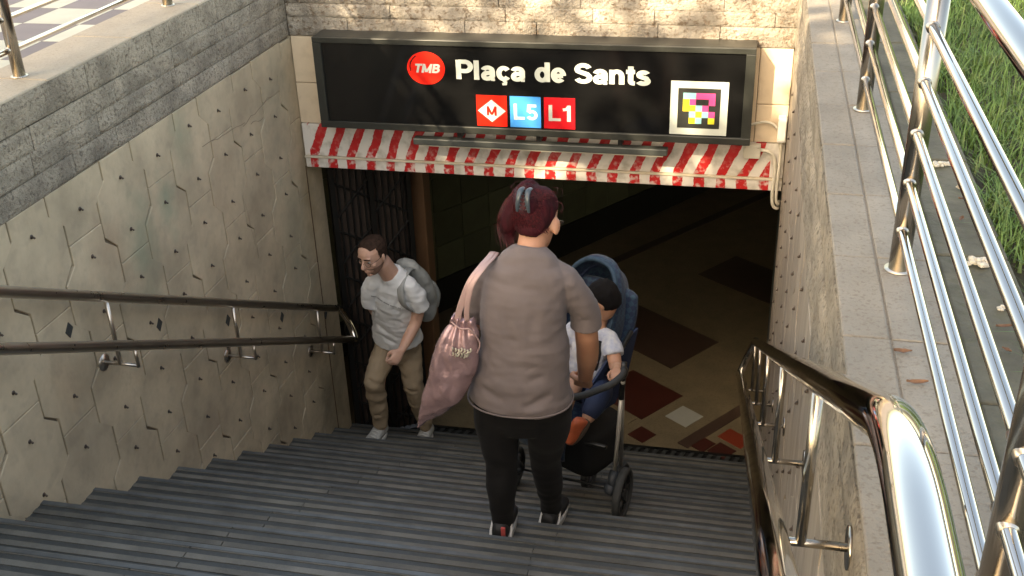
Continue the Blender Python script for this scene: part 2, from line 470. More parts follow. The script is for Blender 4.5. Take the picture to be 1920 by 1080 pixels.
# cracks
def crack(parent, X, sgn, pts, w=0.0016):
    V, F = [], []
    for i, (y, z) in enumerate(pts):
        V += [(X + sgn * 0.0032, y - w, z + w), (X + sgn * 0.0032, y + w, z - w)]
        if i: F.append((2 * i - 2, 2 * i - 1, 2 * i + 1, 2 * i))
    o = link('crack', mesh_from(V, F, 'crack'), parent, MT['joint'])
def wob(p, q, k, s):
    return [(p[0] + (q[0] - p[0]) * t / k + R.uniform(-s, s), p[1] + (q[1] - p[1]) * t / k + R.uniform(-s, s)) for t in range(k + 1)]
crack(lw, 0, 1, wob((1.62, 0.83), (2.08, 0.80), 9, 0.008)); crack(lw, 0, 1, wob((2.05, 0.79), (2.42, 0.83), 7, 0.010)); crack(lw, 0, 1, wob((2.15, 0.76), (2.28, 0.75), 5, 0.012))
crack(lw, 0, 1, wob((1.95, 0.42), (2.0, 0.1), 7, 0.006), .001)

# right wall
rw = empty('retaining_wall', (WX + 0.15, 0, Z_FL)); tag(rw, 'grey concrete wall on the right of the stairs, under the coping with the steel railing', 'wall')
box('wall_core', WX + 0.012, 3.10, -6.0, 2.755, Z_FL - 0.3, 1.066, MT['joint'], rw)
box('band_core', WX + 0.016, 3.10, -6.0, 3.1, 1.068, 1.34, MT['joint'], rw)
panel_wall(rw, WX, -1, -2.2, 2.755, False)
box('panel', WX, 3.10, -6.0, -2.203, -0.5, 1.066, MT['concrete'], rw)
box('joint_fill', WX + 0.02, 2.95, -4.0, 3.1, 1.40, Z_TOP - 0.0045, MT['coping_r'], rw)
box('dark_jamb', WX + 0.002, 3.10, 2.758, 3.12, Z_FL, 1.066, mat('dark_green_paint', (0.014, 0.022, 0.018), 0.45), rw, 0.006)
for z0, z1 in ((1.070, 1.20), (1.20, 1.337)):
    stone_course(rw, 'granite', 'y', WX, -1, -2.6, 2.752, z0, z1, 0.3, 0.7, 0.014)
stone_course(rw, 'granite', 'y', WX + 0.002, -1, -2.6, 2.752, 1.339, 1.452, 0.5, 0.9, 0.010)
ys = [1.391 + 0.373 * q for q in range(-12, 7)]
for a, b in zip(ys[:-1], ys[1:]):
    a2, b2 = a + 0.0015, b - 0.0015
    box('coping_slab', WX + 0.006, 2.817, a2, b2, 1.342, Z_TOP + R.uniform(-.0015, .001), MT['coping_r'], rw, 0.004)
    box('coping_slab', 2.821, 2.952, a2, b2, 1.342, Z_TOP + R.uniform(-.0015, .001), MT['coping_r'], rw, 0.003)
for q in range(-7, 9):
    a = 0.62 * q + 0.2
    box('edging_slab', 2.955, 3.112, a + 0.002, a + 0.616, 1.342, Z_TOP - 0.006 + R.uniform(-.002, .002), MT['kerb'], rw, 0.006)

# ---- portal lintel
pt = empty('portal_lintel', (1.36, 2.9, 0.3)); tag(pt, 'stone faced lintel over the station entrance with red and white warning stripes on its lower edge', 'lintel')
YP = 2.76
box('lintel_core', -0.27, 3.10, YP + 0.012, 3.08, 0.304, 1.34, MT['joint'], pt)
for z0, z1 in ((1.070, 1.172), (1.172, 1.246), (1.246, 1.337)):
    stone_course(pt, 'granite2', 'x', YP - 0.004, -1, 0.0, WX + 0.0, z0, z1, 0.25, 0.75, 0.011)
for q in range(6):
    box('coping_slab', 0.001 + 0.453 * q, 0.449 + 0.453 * q, YP - 0.01, 3.09, 1.342, Z_TOP, MT['coping'], pt, 0.005)
# cream panels either side of the sign, with joints
for x0, x1, z0, z1 in ((0.004, 0.9, .565, .80), (0.004, 0.9, .803, 1.066), (.903, 1.80, .565, 1.066), (1.803, 2.55, .565, 1.066), (2.553, WX - .004, .565, .77), (2.553, WX - .004, .773, 1.066)):
    box('cream_panel', x0, x1, YP, YP + 0.03, z0, z1, MT['cream'], pt, 0.004)
# striped beam: painted stripes are flat print
def stripes_mat():
    M = mat('warning_stripes', (0.66, 0.62, 0.56), 0.55, bump=0.2, bscale=50, bdist=0.003)
    nt = M.node_tree; b = nt.nodes["Principled BSDF"]
    geo = nt.nodes.new("ShaderNodeNewGeometry"); sep = nt.nodes.new("ShaderNodeSeparateXYZ"); nt.links.new(geo.outputs["Position"], sep.inputs[0])
    def mth(op, a, bb=None, c=None):
        n = nt.nodes.new("ShaderNodeMath"); n.operation = op
        for i, v in enumerate((a, bb, c)):
            if v is None: continue
            if isinstance(v, (int, float)): n.inputs[i].default_value = v
            else: nt.links.new(v, n.inputs[i])
        return n.outputs[0]
    def nse(s, d=4):
        n = nt.nodes.new("ShaderNodeTexNoise"); n.inputs["Scale"].default_value = s; n.inputs["Detail"].default_value = d
        nt.links.new(geo.outputs["Position"], n.inputs["Vector"]); return n.outputs[0]
    zc = mth('MAXIMUM', sep.outputs[2], 0.372)
    # lean: top of each stripe shifted to the right; the lip below hangs straight
    sh = mth('MULTIPLY', mth('SUBTRACT', zc, 0.372), 0.42)
    xx = mth('SUBTRACT', sep.outputs[0], sh)
    wobble = mth('MULTIPLY', mth('SUBTRACT', nse(7, 1), 0.5), 0.035)
    xx = mth('ADD', xx, wobble)
    ph = mth('FRACT', mth('MULTIPLY_ADD', xx, 1 / 0.1165, 0.10))
    edge = mth('MULTIPLY', mth('SUBTRACT', nse(60), 0.5), 0.10)
    ph = mth('ADD', ph, edge)
    stripe = mth('MULTIPLY', mth('GREATER_THAN', ph, 0.40), mth('LESS_THAN', ph, 0.87))
    # worn paint, more just above the ledge
    wear = nt.nodes.new("ShaderNodeMapRange"); nt.links.new(nse(38, 8), wear.inputs[0]); wear.inputs[1].default_value = 0.50; wear.inputs[2].default_value = 0.66
    lowz = nt.nodes.new("ShaderNodeMapRange"); nt.links.new(sep.outputs[2], lowz.inputs[0]); lowz.inputs[1].default_value = 0.46; lowz.inputs[2].default_value = 0.37; lowz.inputs[3].default_value = 0.12; lowz.inputs[4].default_value = 0.95
    wf = mth('MULTIPLY', wear.outputs[0], lowz.outputs[0])
    inx = mth('MULTIPLY', mth('GREATER_THAN', sep.outputs[0], 0.045), mth('LESS_THAN', sep.outputs[0], 2.645))
    fac = mth('MULTIPLY', mth('MULTIPLY', stripe, inx), mth('SUBTRACT', 1.0, mth('MULTIPLY', wf, 0.75)))
    mw = nt.nodes.new("ShaderNodeMix"); mw.data_type = 'RGBA'
    mr = nt.nodes.new("ShaderNodeMapRange"); nt.links.new(nse(13, 7), mr.inputs[0]); mr.inputs[1].default_value = 0.5; mr.inputs[2].default_value = 0.75
    nt.links.new(mr.outputs[0], mw.inputs[0]); mw.inputs[6].default_value = (0.68, 0.64, 0.58, 1); mw.inputs[7].default_value = (0.36, 0.33, 0.26, 1)
    mx = nt.nodes.new("ShaderNodeMix"); mx.data_type = 'RGBA'
    nt.links.new(fac, mx.inputs[0]); nt.links.new(mw.outputs[2], mx.inputs[6]); mx.inputs[7].default_value = (0.50, 0.012, 0.014, 1)
    nt.links.new(mx.outputs[2], b.inputs["Base Color"])
    return M
MT['stripes'] = stripes_mat()
box('striped_beam', 0.012, WX - 0.006, YP - 0.012, YP + 0.03, 0.372, 0.562, MT['stripes'], pt, 0.003)
box('ledge', 0.010, WX - 0.006, YP - 0.024, YP + 0.02, 0.358, 0.371, MT['ledge'], pt, 0.004)
box('striped_lip', 0.014, WX - 0.006, YP - 0.016, YP + 0.03, 0.300, 0.357, MT['stripes'], pt, 0.003)

# ---- concourse below
fl = box('concourse_floor', -3.0, 9.0, 3.0, 14.0, Z_FL - 0.2, Z_FL, MT['floor_in']); tag(fl, kind='structure')
E1 = Vector((0.6, 0.8, 0)); E2 = Vector((0.8, -0.6, 0))
def ftile(cx, cy, la, lb, m_, dz=0.004):
    c = Vector((cx, cy, 0)); V = []
    for z in (Z_FL - 0.01, Z_FL + dz):
        for s, t in ((-1, -1), (1, -1), (1, 1), (-1, 1)):
            p = c + E1 * (s * la / 2) + E2 * (t * lb / 2); V.append((p.x, p.y, z))
    F = [(4, 5, 6, 7), (0, 1, 5, 4), (1, 2, 6, 5), (2, 3, 7, 6), (3, 0, 4, 7)]
    me = mesh_from(V, F, 'floor_tile')
    bm = bmesh.new(); bm.from_mesh(me); bmesh.ops.recalc_face_normals(bm, faces=bm.faces)
    if bm.faces[0].normal.z < 0 and False: pass
    bm.to_mesh(me); bm.free()
    return link('floor_tile', me, fl, m_)
ftile(1.90, 4.83, 0.567, 0.86, MT['f_brown'])
ftile(2.70, 5.92, 0.53, 0.90, MT['f_brown'])
ftile(2.222, 3.712, 0.19, 0.19, MT['f_white'])
ftile(1.86, 3.95, 0.44, 0.50, MT['f_red'])
ftile(2.585, 3.50, 0.135, 0.20, MT['f_orange'])
for (x, y, m_) in ((1.62, 3.42, 'f_red'), (1.95, 3.44, 'f_red'), (2.36, 3.40, 'f_red'), (2.50, 3.34, 'f_red'), (1.80, 3.62, 'floor_in'), (0.55, 3.9, 'f_brown'), (1.1, 3.6, 'f_red')):
    ftile(x, y, 0.14, 0.14, MT[m_], 0.005)
for (x, y, L) in ((2.44, 3.63, 0.68), (2.09, 7.04, 3.2)):
    ftile(x, y, L, 0.09, MT['f_brown'], 0.006)
# pale small tiles grid line
gr = empty('floor_grate', (1.36, 3.16, Z_FL)); tag(gr, 'dark slotted metal drain grate across the foot of the stairs', 'grate')
box('grate_frame', 0.02, 2.70, 3.03, 3.055, Z_FL + 0.0, Z_FL + 0.012, MT['black'], gr)
box('grate_frame', 0.02, 2.70, 3.275, 3.30, Z_FL + 0.0, Z_FL + 0.012, MT['black'], gr)
box('grate_tray', 0.02, 2.70, 3.056, 3.274, Z_FL + 0.001, Z_FL + 0.003, MT['black'], gr)
me = None
for k in range(44):
    x = 0.05 + 0.06 * k
    if me is None:
        V, F = box_data(-0.014, 0.014, -0.107, 0.107, 0, 0.008)
        V = [(v[0] + v[1] * 0.35, v[1], v[2]) for v in V]
        me = mesh_from(V, F, 'grate_bar')
    link('grate_bar', me, gr, MT['strip'], (x, 3.165, Z_FL + 0.004))

inw = empty('back_wall', (1.5, 7.0, Z_FL)); tag(inw, 'dark tiled wall at the back of the concourse, behind the people', 'wall')
ang = math.atan2(0.825, 0.565)
d = Vector((math.cos(ang), math.sin(ang), 0)); nrm = Vector((d.y, -d.x, 0))
P0 = Vector((-0.6, 3.96, 0))
def wquad(s0, s1, z0, z1, off, m_, name, par):
    a = P0 + d * s0 + nrm * off; b = P0 + d * s1 + nrm * off; a2 = P0 + d * s0 - nrm * 0.05; b2 = P0 + d * s1 - nrm * 0.05
    V = [(a.x, a.y, z0), (b.x, b.y, z0), (b.x, b.y, z1), (a.x, a.y, z1), (a2.x, a2.y, z0), (b2.x, b2.y, z0), (b2.x, b2.y, z1), (a2.x, a2.y, z1)]
    F = [(0, 1, 2, 3), (5, 4, 7, 6), (4, 0, 3, 7), (1, 5, 6, 2), (3, 2, 6, 7), (4, 5, 1, 0)]
    return link(name, mesh_from(V, F, name), par, m_)
for i in range(26):
    for j in range(7):
        wquad(0.30 * i + 0.003, 0.30 * i + 0.297, Z_FL + 0.30 + 0.30 * j + 0.003, Z_FL + 0.30 + 0.30 * j + 0.297, 0.0, MT['wall_in'], 'tile', inw)
wquad(0, 9, Z_FL, 0.95, -0.012, MT['ceil'], 'wall_backing', inw)
wquad(0, 9, Z_FL, Z_FL + 0.297, 0.015, MT['black'], 'skirting', inw)
ceiling = box('ceiling', -3.0, 9.0, 3.085, 14.0, 0.52, 0.7, MT['ceil']); tag(ceiling, kind='structure')
sw = box('side_wall', 3.11, 9.0, 3.0, 3.12, Z_FL, 0.6, MT['ceil']); tag(sw, 'dark inner wall right of the station entrance, inside the concourse', 'wall')
lwi = box('inner_wall', -3.0, -0.28, 3.0, 3.12, Z_FL, 0.6, MT['ceil']); tag(lwi, 'dark inner wall left of the folded gate, inside the concourse', 'wall')
pl = box('brown_pillar', 0.372, 0.50, 3.42, 3.56, Z_FL, 0.52, MT['pillar'], None, 0.008); tag(pl, 'narrow brown pillar between the folded gate and the dark tiled wall', 'pillar')
# folded gate
gt = empty('folding_gate', (0.2, 3.1, Z_FL)); tag(gt, 'black lattice metal gate standing open behind the man at the left jamb', 'gate')
G0 = Vector((0.03, 3.03, 0)); G1 = Vector((0.44, 3.28, 0))
def gbar(u0, z0, u1, z1, r, nm):
    a = G0.lerp(G1, u0); b = G0.lerp(G1, u1)
    V, F = tube_data([(a.x, a.y, z0), (b.x, b.y, z1)], r, 4)
    link(nm, mesh_from(V, F, nm), gt, MT['black'])
zb = Z_FL + 0.03
for u in (0, 0.5, 1): gbar(u, zb, u, 0.45, 0.022, 'gate_post')
for z in (zb, 0.43): gbar(0, z, 1, z, 0.018, 'gate_rail')
for k in range(1, 12):
    if k != 6: gbar(k / 12, zb, k / 12, 0.43, 0.008, 'gate_bar')
for k in range(7):
    z = zb + 0.05 + 0.32 * k
    gbar(0, z, 0.5, z + 0.26, 0.008, 'lattice_bar'); gbar(0.5, z, 1.0, z + 0.26, 0.008, 'lattice_bar'); gbar(0, z + 0.26, 1, z - 0.02, 0.008, 'lattice_bar')
link('gate_mesh', mesh_from([(G0.x, G0.y + .03, zb), (G1.x, G1.y + .03, zb), (G1.x, G1.y + .03, .43), (G0.x, G0.y + .03, .43), (G0.x - .005, G0.y + .04, zb), (G1.x - .005, G1.y + .04, zb), (G1.x - .005, G1.y + .04, .43), (G0.x - .005, G0.y + .04, .43)],
     [(0, 1, 2, 3), (5, 4, 7, 6), (4, 0, 3, 7), (1, 5, 6, 2)], 'gm'), gt, mat('gate_sheet', (0.07, 0.045, 0.032), 0.6, var=0.5, vscale=12))

# ---- ground around
def sheet(name, x0, x1, y0, y1, z, m_):
    o = box(name, x0, x1, y0, y1, z - 0.3, z, m_); tag(o, kind='structure'); return o
plaza = sheet('plaza_pavement', -60, -0.281, -60, 60, 1.440, MT['ground'])
for k in range(0, 12):
    for j in range(-5, 12):
        x1 = -0.282 if k == 0 else -0.377 - 0.28 * (k - 1)
        x0 = -0.377 - 0.28 * k
        y0 = 0.860 + 0.281 * j
        wht = (k + j) % 2 == 1
        box('paving_tile', x0 + 0.0015, x1 - 0.0015, y0 + 0.0015, y0 + 0.2795, 1.436, 1.451, MT['pave_white'] if wht else MT['pave_mauve'], plaza)
sheet('lawn', 3.113, 60, -60, 60, 1.415, MT['soil'])
sheet('back_plaza', -0.280, 3.112, 3.13, 60, 1.438, MT['ground'])
sheet('front_plaza', -0.280, 3.112, -60, -8.001, 1.36, MT['ground'])

# ================================================================== SIGN
YS = 2.60
sg = empty('station_sign', (1.36, YS, 0.6)); tag(sg, 'long black metro station sign reading Plaça de Sants above the entrance', 'sign')
SX0, SX1, SZ0, SZ1 = 0.200, 2.532, 0.603, 1.108
box('sign_box', SX0, SX1, YS + 0.008, YP - 0.002, SZ0, SZ1, MT['signframe'], sg, 0.003)
fw = 0.034
for nm, a in (('frame_bar', (SX0, SX1, SZ1 - 0.030, SZ1)), ('frame_bar', (SX0, SX1, SZ0, SZ0 + 0.038)), ('frame_bar', (SX0, SX0 + 0.048, SZ0 + 0.0385, SZ1 - 0.0305)), ('frame_bar', (SX1 - 0.048, SX1, SZ0 + 0.0385, SZ1 - 0.0305))):
    box(nm, a[0], a[1], YS - 0.012, YS + 0.007, a[2], a[3], MT['signframe'], sg, 0.003)
box('face', SX0 + 0.049, SX1 - 0.049, YS - 0.001, YS + 0.0065, SZ0 + 0.039, SZ1 - 0.031, MT['signface'], sg)
YF = YS - 0.0012
def P3(poly, y, t):
    n = len(poly)
    V = [(p[0], y, p[1]) for p in poly] + [(p[0], y - t, p[1]) for p in poly]
    F = [tuple(range(n)), tuple(range(n, 2 * n))[::-1]] + [(i, (i + 1) % n, (i + 1) % n + n, i + n) for i in range(n)]
    me = mesh_from(V, F, 'p'); bm = bmesh.new(); bm.from_mesh(me); bmesh.ops.recalc_face_normals(bm, faces=bm.faces); bm.to_mesh(me); bm.free(); return me
def plate(name, poly, m_, t=0.002, y=YF, parent=None):
    return link(name, P3(poly, y, t), parent or sg, m_)
def rect(x0, x1, z0, z1): return [(x0, z0), (x1, z0), (x1, z1), (x0, z1)]
# name of the station; cap height 0.104, baseline 0.902
cu_words = [("Plaça", 0.990, 1.362), ("de", 1.412, 1.578), ("Sants", 1.622, 2.016)]
bz, ch = 0.9015, 0.1035
def _arc(cx, cz, rx, rz, a0, a1, k=12):
    return [(cx + rx * math.cos(math.radians(a0 + (a1 - a0) * i / k)), cz + rz * math.sin(math.radians(a0 + (a1 - a0) * i / k))) for i in range(k + 1)]
# grotesque bold letters as pen strokes, cap height 1: (advance, strokes)
GLY = {
 'P': (0.74, [[(.10, 0), (.10, 1)], [(.10, .91), (.38, .91)] + _arc(.38, .67, .22, .24, 80, -80) + [(.38, .43), (.10, .43)]]),
 'l': (0.30, [[(.10, 0), (.10, 1)]]),
 'a': (0.62, [_arc(.265, .47, .185, .175, 165, 15, 10) + [(.45, .40), (.45, .14), (.475, .07), (.54, .075)], [(.45, .41), (.25, .365)] + _arc(.22, .22, .13, .145, 100, 265, 9) + [(.30, .085), (.40, .14), (.45, .24)]]),
 'c': (0.60, [_arc(.295, .365, .20, .285, 38, 322, 20)]),
 'd': (0.66, [[(.50, 0), (.50, 1)], _arc(.295, .365, .20, .285, 0, 360, 24)]),
 'e': (0.62, [[(.10, .345), (.47, .345)], _arc(.285, .365, .195, .285, -4, 318, 22)]),
 'S': (0.74, [_arc(.345, .71, .235, .205, 18, 205, 14) + [(.20, .585), (.35, .52), (.50, .46)] + _arc(.345, .285, .25, .20, 38, -162, 14)]),
 'n': (0.64, [[(.10, 0), (.10, .73)], [(.10, .45)] + _arc(.29, .44, .18, .21, 150, 10, 10) + [(.475, .40), (.475, 0)]]),
 't': (0.40, [[(.18, .93), (.18, .20)] + _arc(.28, .18, .10, .095, 190, 262, 5) + [(.345, .08)], [(.0, .655), (.345, .655)]]),
 's': (0.57, [_arc(.265, .515, .165, .13, 22, 210, 12) + [(.17, .42), (.28, .375), (.38, .335)] + _arc(.265, .20, .18, .12, 38, -165, 12)]),
 'T': (0.68, [[(.0, .89), (.64, .89)], [(.32, .9), (.32, 0)]]),
 'M': (0.94, [[(.11, 0), (.11, 1)], [(.77, 0), (.77, 1)], [(.11, .93), (.44, .10)], [(.77, .93), (.44, .10)]]),
 'B': (0.74, [[(.11, 0), (.11, 1)], [(.10, .90), (.36, .90)] + _arc(.36, .72, .17, .18, 80, -80, 8) + [(.36, .535), (.10, .535)], [(.10, .10), (.38, .10)] + _arc(.38, .31, .20, .21, -80, 80, 8) + [(.38, .52), (.2, .52)]]),
 'L': (0.66, [[(.10, 1), (.10, 0)], [(.10, .10), (.58, .10)]]),
 '5': (0.66, [[(.54, .90), (.16, .90), (.12, .50)], _arc(.30, .32, .215, .225, 140, -155, 16)]),
 '1': (0.46, [[(.30, 0), (.30, 1)], [(.02, .72), (.20, .76), (.30, .93)]]),
}
def pen(pts, w, y, sc):
    n = len(pts); V = []; F = []
    for i, p in enumerate(pts):
        a = pts[max(0, i - 1)]; b = pts[min(n - 1, i + 1)]
        tx_, tz_ = b[0] - a[0], b[1] - a[1]
        L = math.hypot(tx_, tz_) or 1; nx, nz = -tz_ / L, tx_ / L
        k = 1.0
        if 0 < i < n - 1:
            t1 = Vector((p[0] - a[0], p[1] - a[1])); t2 = Vector((b[0] - p[0], b[1] - p[1]))
            if t1.length > 0 and t2.length > 0:
                k = min(1.35, 1 / max(.5, math.cos(t1.angle(t2) / 2)))
        for s_ in (-1, 1): V.append((p[0] + nx * w * k * s_, p[1] + nz * w * k * s_))
        if i: F.append((2 * i - 2, 2 * i - 1, 2 * i + 1, 2 * i))
    return V, F
def word(s, x0, x1, b, h, m_, name, par, y=YF, bold=0.108, shear=0.0, thick=0.002):
    VV, FF = [], []; adv = 0; lay = 0; xmax = 0
    chs = []
    for ch in s:
        base = 'c' if ch == 'ç' else ch
        w_, st = GLY[base]
        if ch == 'ç': st = st + [[(.30, .07), (.30, -.04), (.37, -.09), (.36, -.17), (.22, -.19)]]
        for k, q in enumerate(st):
            thin = bold * (0.55 if (ch == 'ç' and k == len(st) - 1) else 1)
            V, F = pen([(p[0] + adv, p[1]) for p in q], thin, 0, 1)
            chs.append((V, F, lay)); lay = (lay + 1) % 5
            xmax = max(xmax, max(v[0] for v in V))
        adv += w_
    xmin = min(v[0] for V, F, l in chs for v in V)
    for V, F, l in chs:
        o = len(VV)
        for v in V:
            u = (v[0] - xmin) / (xmax - xmin)
            VV.append((x0 + u * (x1 - x0) + shear * (v[1] - .5) * h, y - 0.0006 - l * 0.00012, b + v[1] * h))
        for q in F:
            q = [i + o for i in q]
            a_, b_, c_ = (Vector(VV[i]) for i in q[:3])
            if (b_ - a_).cross(c_ - b_).y > 0: q = q[::-1]
            FF.append(tuple(q))
    return link(name, mesh_from(VV, FF, name), par, m_)
for s, a, b in cu_words: word(s, a, b, bz, ch, MT['letter'], 'lettering', sg)
# operator badge: red oval with white letters and a dark arc on its left
cxo, czo, rx_, rz_ = 0.826, 0.9545, 0.104, 0.089
plate('red_oval', [(cxo + rx_ * math.cos(t), czo + rz_ * math.sin(t)) for t in [2 * math.pi * k / 48 for k in range(48)]], MT['red'])
arc = [(cxo + 0.004 + 0.094 * math.cos(math.radians(a)), czo + 0.004 + 0.080 * math.sin(math.radians(a))) for a in range(128, 200, 6)]
arc2 = [(cxo + 0.008 + 0.093 * math.cos(math.radians(a)), czo + 0.002 + 0.079 * math.sin(math.radians(a))) for a in range(128, 200, 6)][::-1]
plate('oval_arc', arc + arc2, MT['signface'], 0.001, YF - 0.0022)
word('TMB', cxo - 0.062, cxo + 0.078, czo - 0.024, 0.048, MT['letter'], 'badge_lettering', sg, YF - 0.0022, 0.105, 0.25)
# line badges
S = 0.166
def badge(x0, m_): return plate('line_badge', rect(x0, x0 + S, 0.649, 0.649 + 0.170), m_)
b1 = badge(1.093, MT['red'])
cx1, cz1 = 1.093 + S / 2, 0.649 + 0.085
plate('white_diamond', [(cx1 - 0.076, cz1), (cx1, cz1 - 0.061), (cx1 + 0.076, cz1), (cx1, cz1 + 0.061)], MT['letter'], 0.001, YF - 0.0022)
word('M', cx1 - 0.027, cx1 + 0.027, cz1 - 0.026, 0.052, MT['red'], 'badge_lettering', sg, YF - 0.0034, 0.095)
b2 = badge(1.276, MT['blue']); word('L5', 1.296, 1.425, 0.649 + 0.042, 0.088, MT['letter'], 'badge_lettering', sg, YF - 0.0022, 0.085)
b3 = badge(1.459, MT['red2']); word('L1', 1.484, 1.602, 0.649 + 0.042, 0.088, MT['letter'], 'badge_lettering', sg, YF - 0.0022, 0.085)
# coloured marker
tx, tz, tw = 2.119, 0.648, 0.290
plate('marker_frame', rect(tx, tx + tw, tz, tz + 0.283), MT['letter'])
plate('marker_ground', rect(tx + 0.038, tx + tw - 0.038, tz + 0.036, tz + 0.247), MT['signframe'], 0.001, YF - 0.0022)
grid = ["CCMMM", "YMKKM", "YYCMK", "KCYCM", "KYCKY"]
cell = 0.0325
for r_, row in enumerate(grid):
    for c_, ch_ in enumerate(row):
        if ch_ == 'K': continue
        x = tx + 0.064 + c_ * cell; z = tz + 0.223 - r_ * cell
        plate('marker_cell', rect(x, x + cell - .0002, z - cell + .0002, z), {'C': MT['tagc'], 'M': MT['tagm'], 'Y': MT['tagy']}[ch_], 0.0008, YF - 0.0034)
# lamp bar under the sign
lb = empty('sign_lamp', (1.4, 2.62, 0.54)); tag(lb, 'thin grey unlit lamp bar under the black station sign', 'lamp')
box('lamp_housing', 0.722, 2.112, 2.600, 2.655, 0.520, 0.558, mat('lamp_grey', (0.05, 0.056, 0.052), 0.4), lb, 0.006)
box('lamp_tube_cover', 0.75, 2.09, 2.612, 2.645, 0.511, 0.5195, MT['plastic'], lb, 0.002)
for x in (0.98, 1.42, 1.86): box('lamp_bracket', x - .012, x + .012, 2.63, 2.70, 0.5585, 0.6025, MT['black'], lb)

# conduit, boxes and cables at the right end of the lintel
jb = empty('junction_box', (2.545, 2.72, 0.52)); tag(jb, 'small grey junction box on the striped beam below the right end of the sign', 'electrical box')
box('box_body', 2.500, 2.590, 2.700, 2.746, 0.492, 0.566, MT['plastic'], jb, 0.005)
for x in (2.512, 2.578):
    tube('screw', [(x, 2.7005, 0.555), (x, 2.698, 0.555)], 0.004, MT['steel_dark'], jb, 8)
wb = empty('white_box', (2.69, 2.7, 0.62)); tag(wb, 'white plastic switch box fixed at the right corner of the lintel', 'electrical box')
box('box_body', 2.668, 2.712, 2.690, 2.756, 0.590, 0.722, mat('white_plastic', (0.78, 0.76, 0.70), 0.4), wb, 0.006)
box('box_lid', 2.672, 2.708, 2.684, 2.6895, 0.60, 0.712, mat('white_plastic_lid', (0.74, 0.72, 0.66), 0.4), wb, 0.002)
def smooth_path(pts, k=6):
    P = [Vector(p) for p in pts]; out = []
    for i in range(len(P) - 1):
        p0 = P[max(i - 1, 0)]; p1 = P[i]; p2 = P[i + 1]; p3 = P[min(i + 2, len(P) - 1)]
        for j in range(k):
            t = j / k
            out.append(0.5 * ((2 * p1) + (-p0 + p2) * t + (2 * p0 - 5 * p1 + 4 * p2 - p3) * t * t + (-p0 + 3 * p1 - 3 * p2 + p3) * t ** 3))
    out.append(P[-1]); return out
c1 = tube('cable', smooth_path([(2.59, 2.725, 0.535), (2.625, 2.722, 0.53), (2.660, 2.722, 0.50), (2.672, 2.722, 0.42), (2.668, 2.722, 0.30), (2.676, 2.73, 0.225), (2.700, 2.745, 0.20), (2.708, 2.80, 0.2)]), 0.009, MT['plastic'])
tag(c1, 'thick cream cable looping down from the junction box over the stripes', 'cable')
c2 = tube('cable', smooth_path([(2.690, 2.72, 0.60), (2.692, 2.724, 0.50), (2.690, 2.724, 0.36), (2.690, 2.728, 0.26), (2.704, 2.745, 0.225), (2.711, 2.80, 0.22)]), 0.008, MT['plastic'])
tag(c2, 'cream cable hanging straight down from the white switch box', 'cable')
c3 = tube('cable', smooth_path([(2.533, 2.740, 0.665), (2.56, 2.738, 0.676), (2.60, 2.738, 0.684), (2.64, 2.738, 0.676), (2.666, 2.73, 0.655)]), 0.007, MT['plastic'])
tag(c3, 'short cream cable arching from the sign to the white switch box', 'cable')

# ================================================================== HANDRAILS ON THE STAIRS
def handrail(base_x, sgn, wallx, y_top, y_end, label, arms, z_land):
    hr = empty('handrail', (base_x, 0, 0)); tag(hr, label, 'handrail')
    xu = wallx + sgn * 0.078; xl = wallx + sgn * (0.158 if sgn > 0 else 0.146)
    hu, hl = 0.905, 0.690
    zu = lambda y: hu - 0.562 * y
    zl = lambda y: hl - 0.562 * y
    r = 0.0215
    up = []
    if y_top is not None:
        zt = zu(y_top)
        up += [(xu, -7.5, zt), (xu, y_top - 0.14, zt)] + [tuple(p) for p in arc_pts((xu, y_top - 0.11, zt), (xu, y_top, zt), (xu, y_top + 0.08, zu(y_top + 0.08)), 10)]
    else: up += [(xu, -4.5, zu(-4.5))]
    up += [(xu, y_end - 0.02, zu(y_end - 0.02))]
    tube('upper_rail', up, r, MT['steel_dark'] if sgn > 0 else MT['steel'], hr, 28)
    lo = [(xl, -4.4, zl(-4.4)), (xl, y_end - 0.02, zl(y_end - 0.02))]
    if y_top is not None:
        zt = zl(y_top); lo = [(xl, -7.5, zt), (xl, y_top - 0.14, zt)] + [tuple(p) for p in arc_pts((xl, y_top - 0.11, zt), (xl, y_top, zt), (xl, y_top + 0.08, zl(y_top + 0.08)), 8)] + lo[1:]
    tube('lower_rail', lo, r, MT['steel_dark'] if sgn > 0 else MT['steel'], hr, 28)
    a = Vector((xu, y_end - 0.019, zu(y_end - 0.019))); b = Vector((xl, y_end - 0.019, zl(y_end - 0.019)))
    mid = [a, a + Vector((0, 0.05, -0.03)), (a + b) / 2 + Vector((0, 0.085, -0.045)), b + Vector((0, 0.05, -0.03)), b]
    tube('end_loop', smooth_path(mid, 7), r, MT['steel'], hr, 20)
    for y in arms:
        za = zl(y) - 0.095
        SB = MT['steel_dark'] if sgn > 0 else MT['steel_tube']
        ar = tube('bracket_arm', [(wallx + sgn * 0.004, y, za), (xl, y, za)], 0.0075, SB, hr, 12)
        tube('flange', [(wallx + sgn * 0.001, y, za), (wallx + sgn * 0.006, y, za)], 0.036, MT['steel_tube'] if sgn < 0 else MT['steel_dark'], hr, 24)
        tube('bracket_post', [(xl, y, za - 0.007), (xl, y, zl(y) - 0.015)], 0.0075, SB, hr, 12)
        tube('bracket_post', [(xu, y, za), (xu, y, zu(y) - 0.015)], 0.009, SB, hr, 12)
handrail(0.08, 1, 0.0, None, 2.80, 'worn double steel handrail on the beige panel wall, left of the man', (-0.43, 0.542, 1.514, 2.489), 0)
handrail(2.64, -1, WX, -2.09, 2.62, 'polished double steel handrail on the right wall with a bright bend close to the viewer', (-1.39, -0.43, 0.53, 1.49, 2.45), 0)

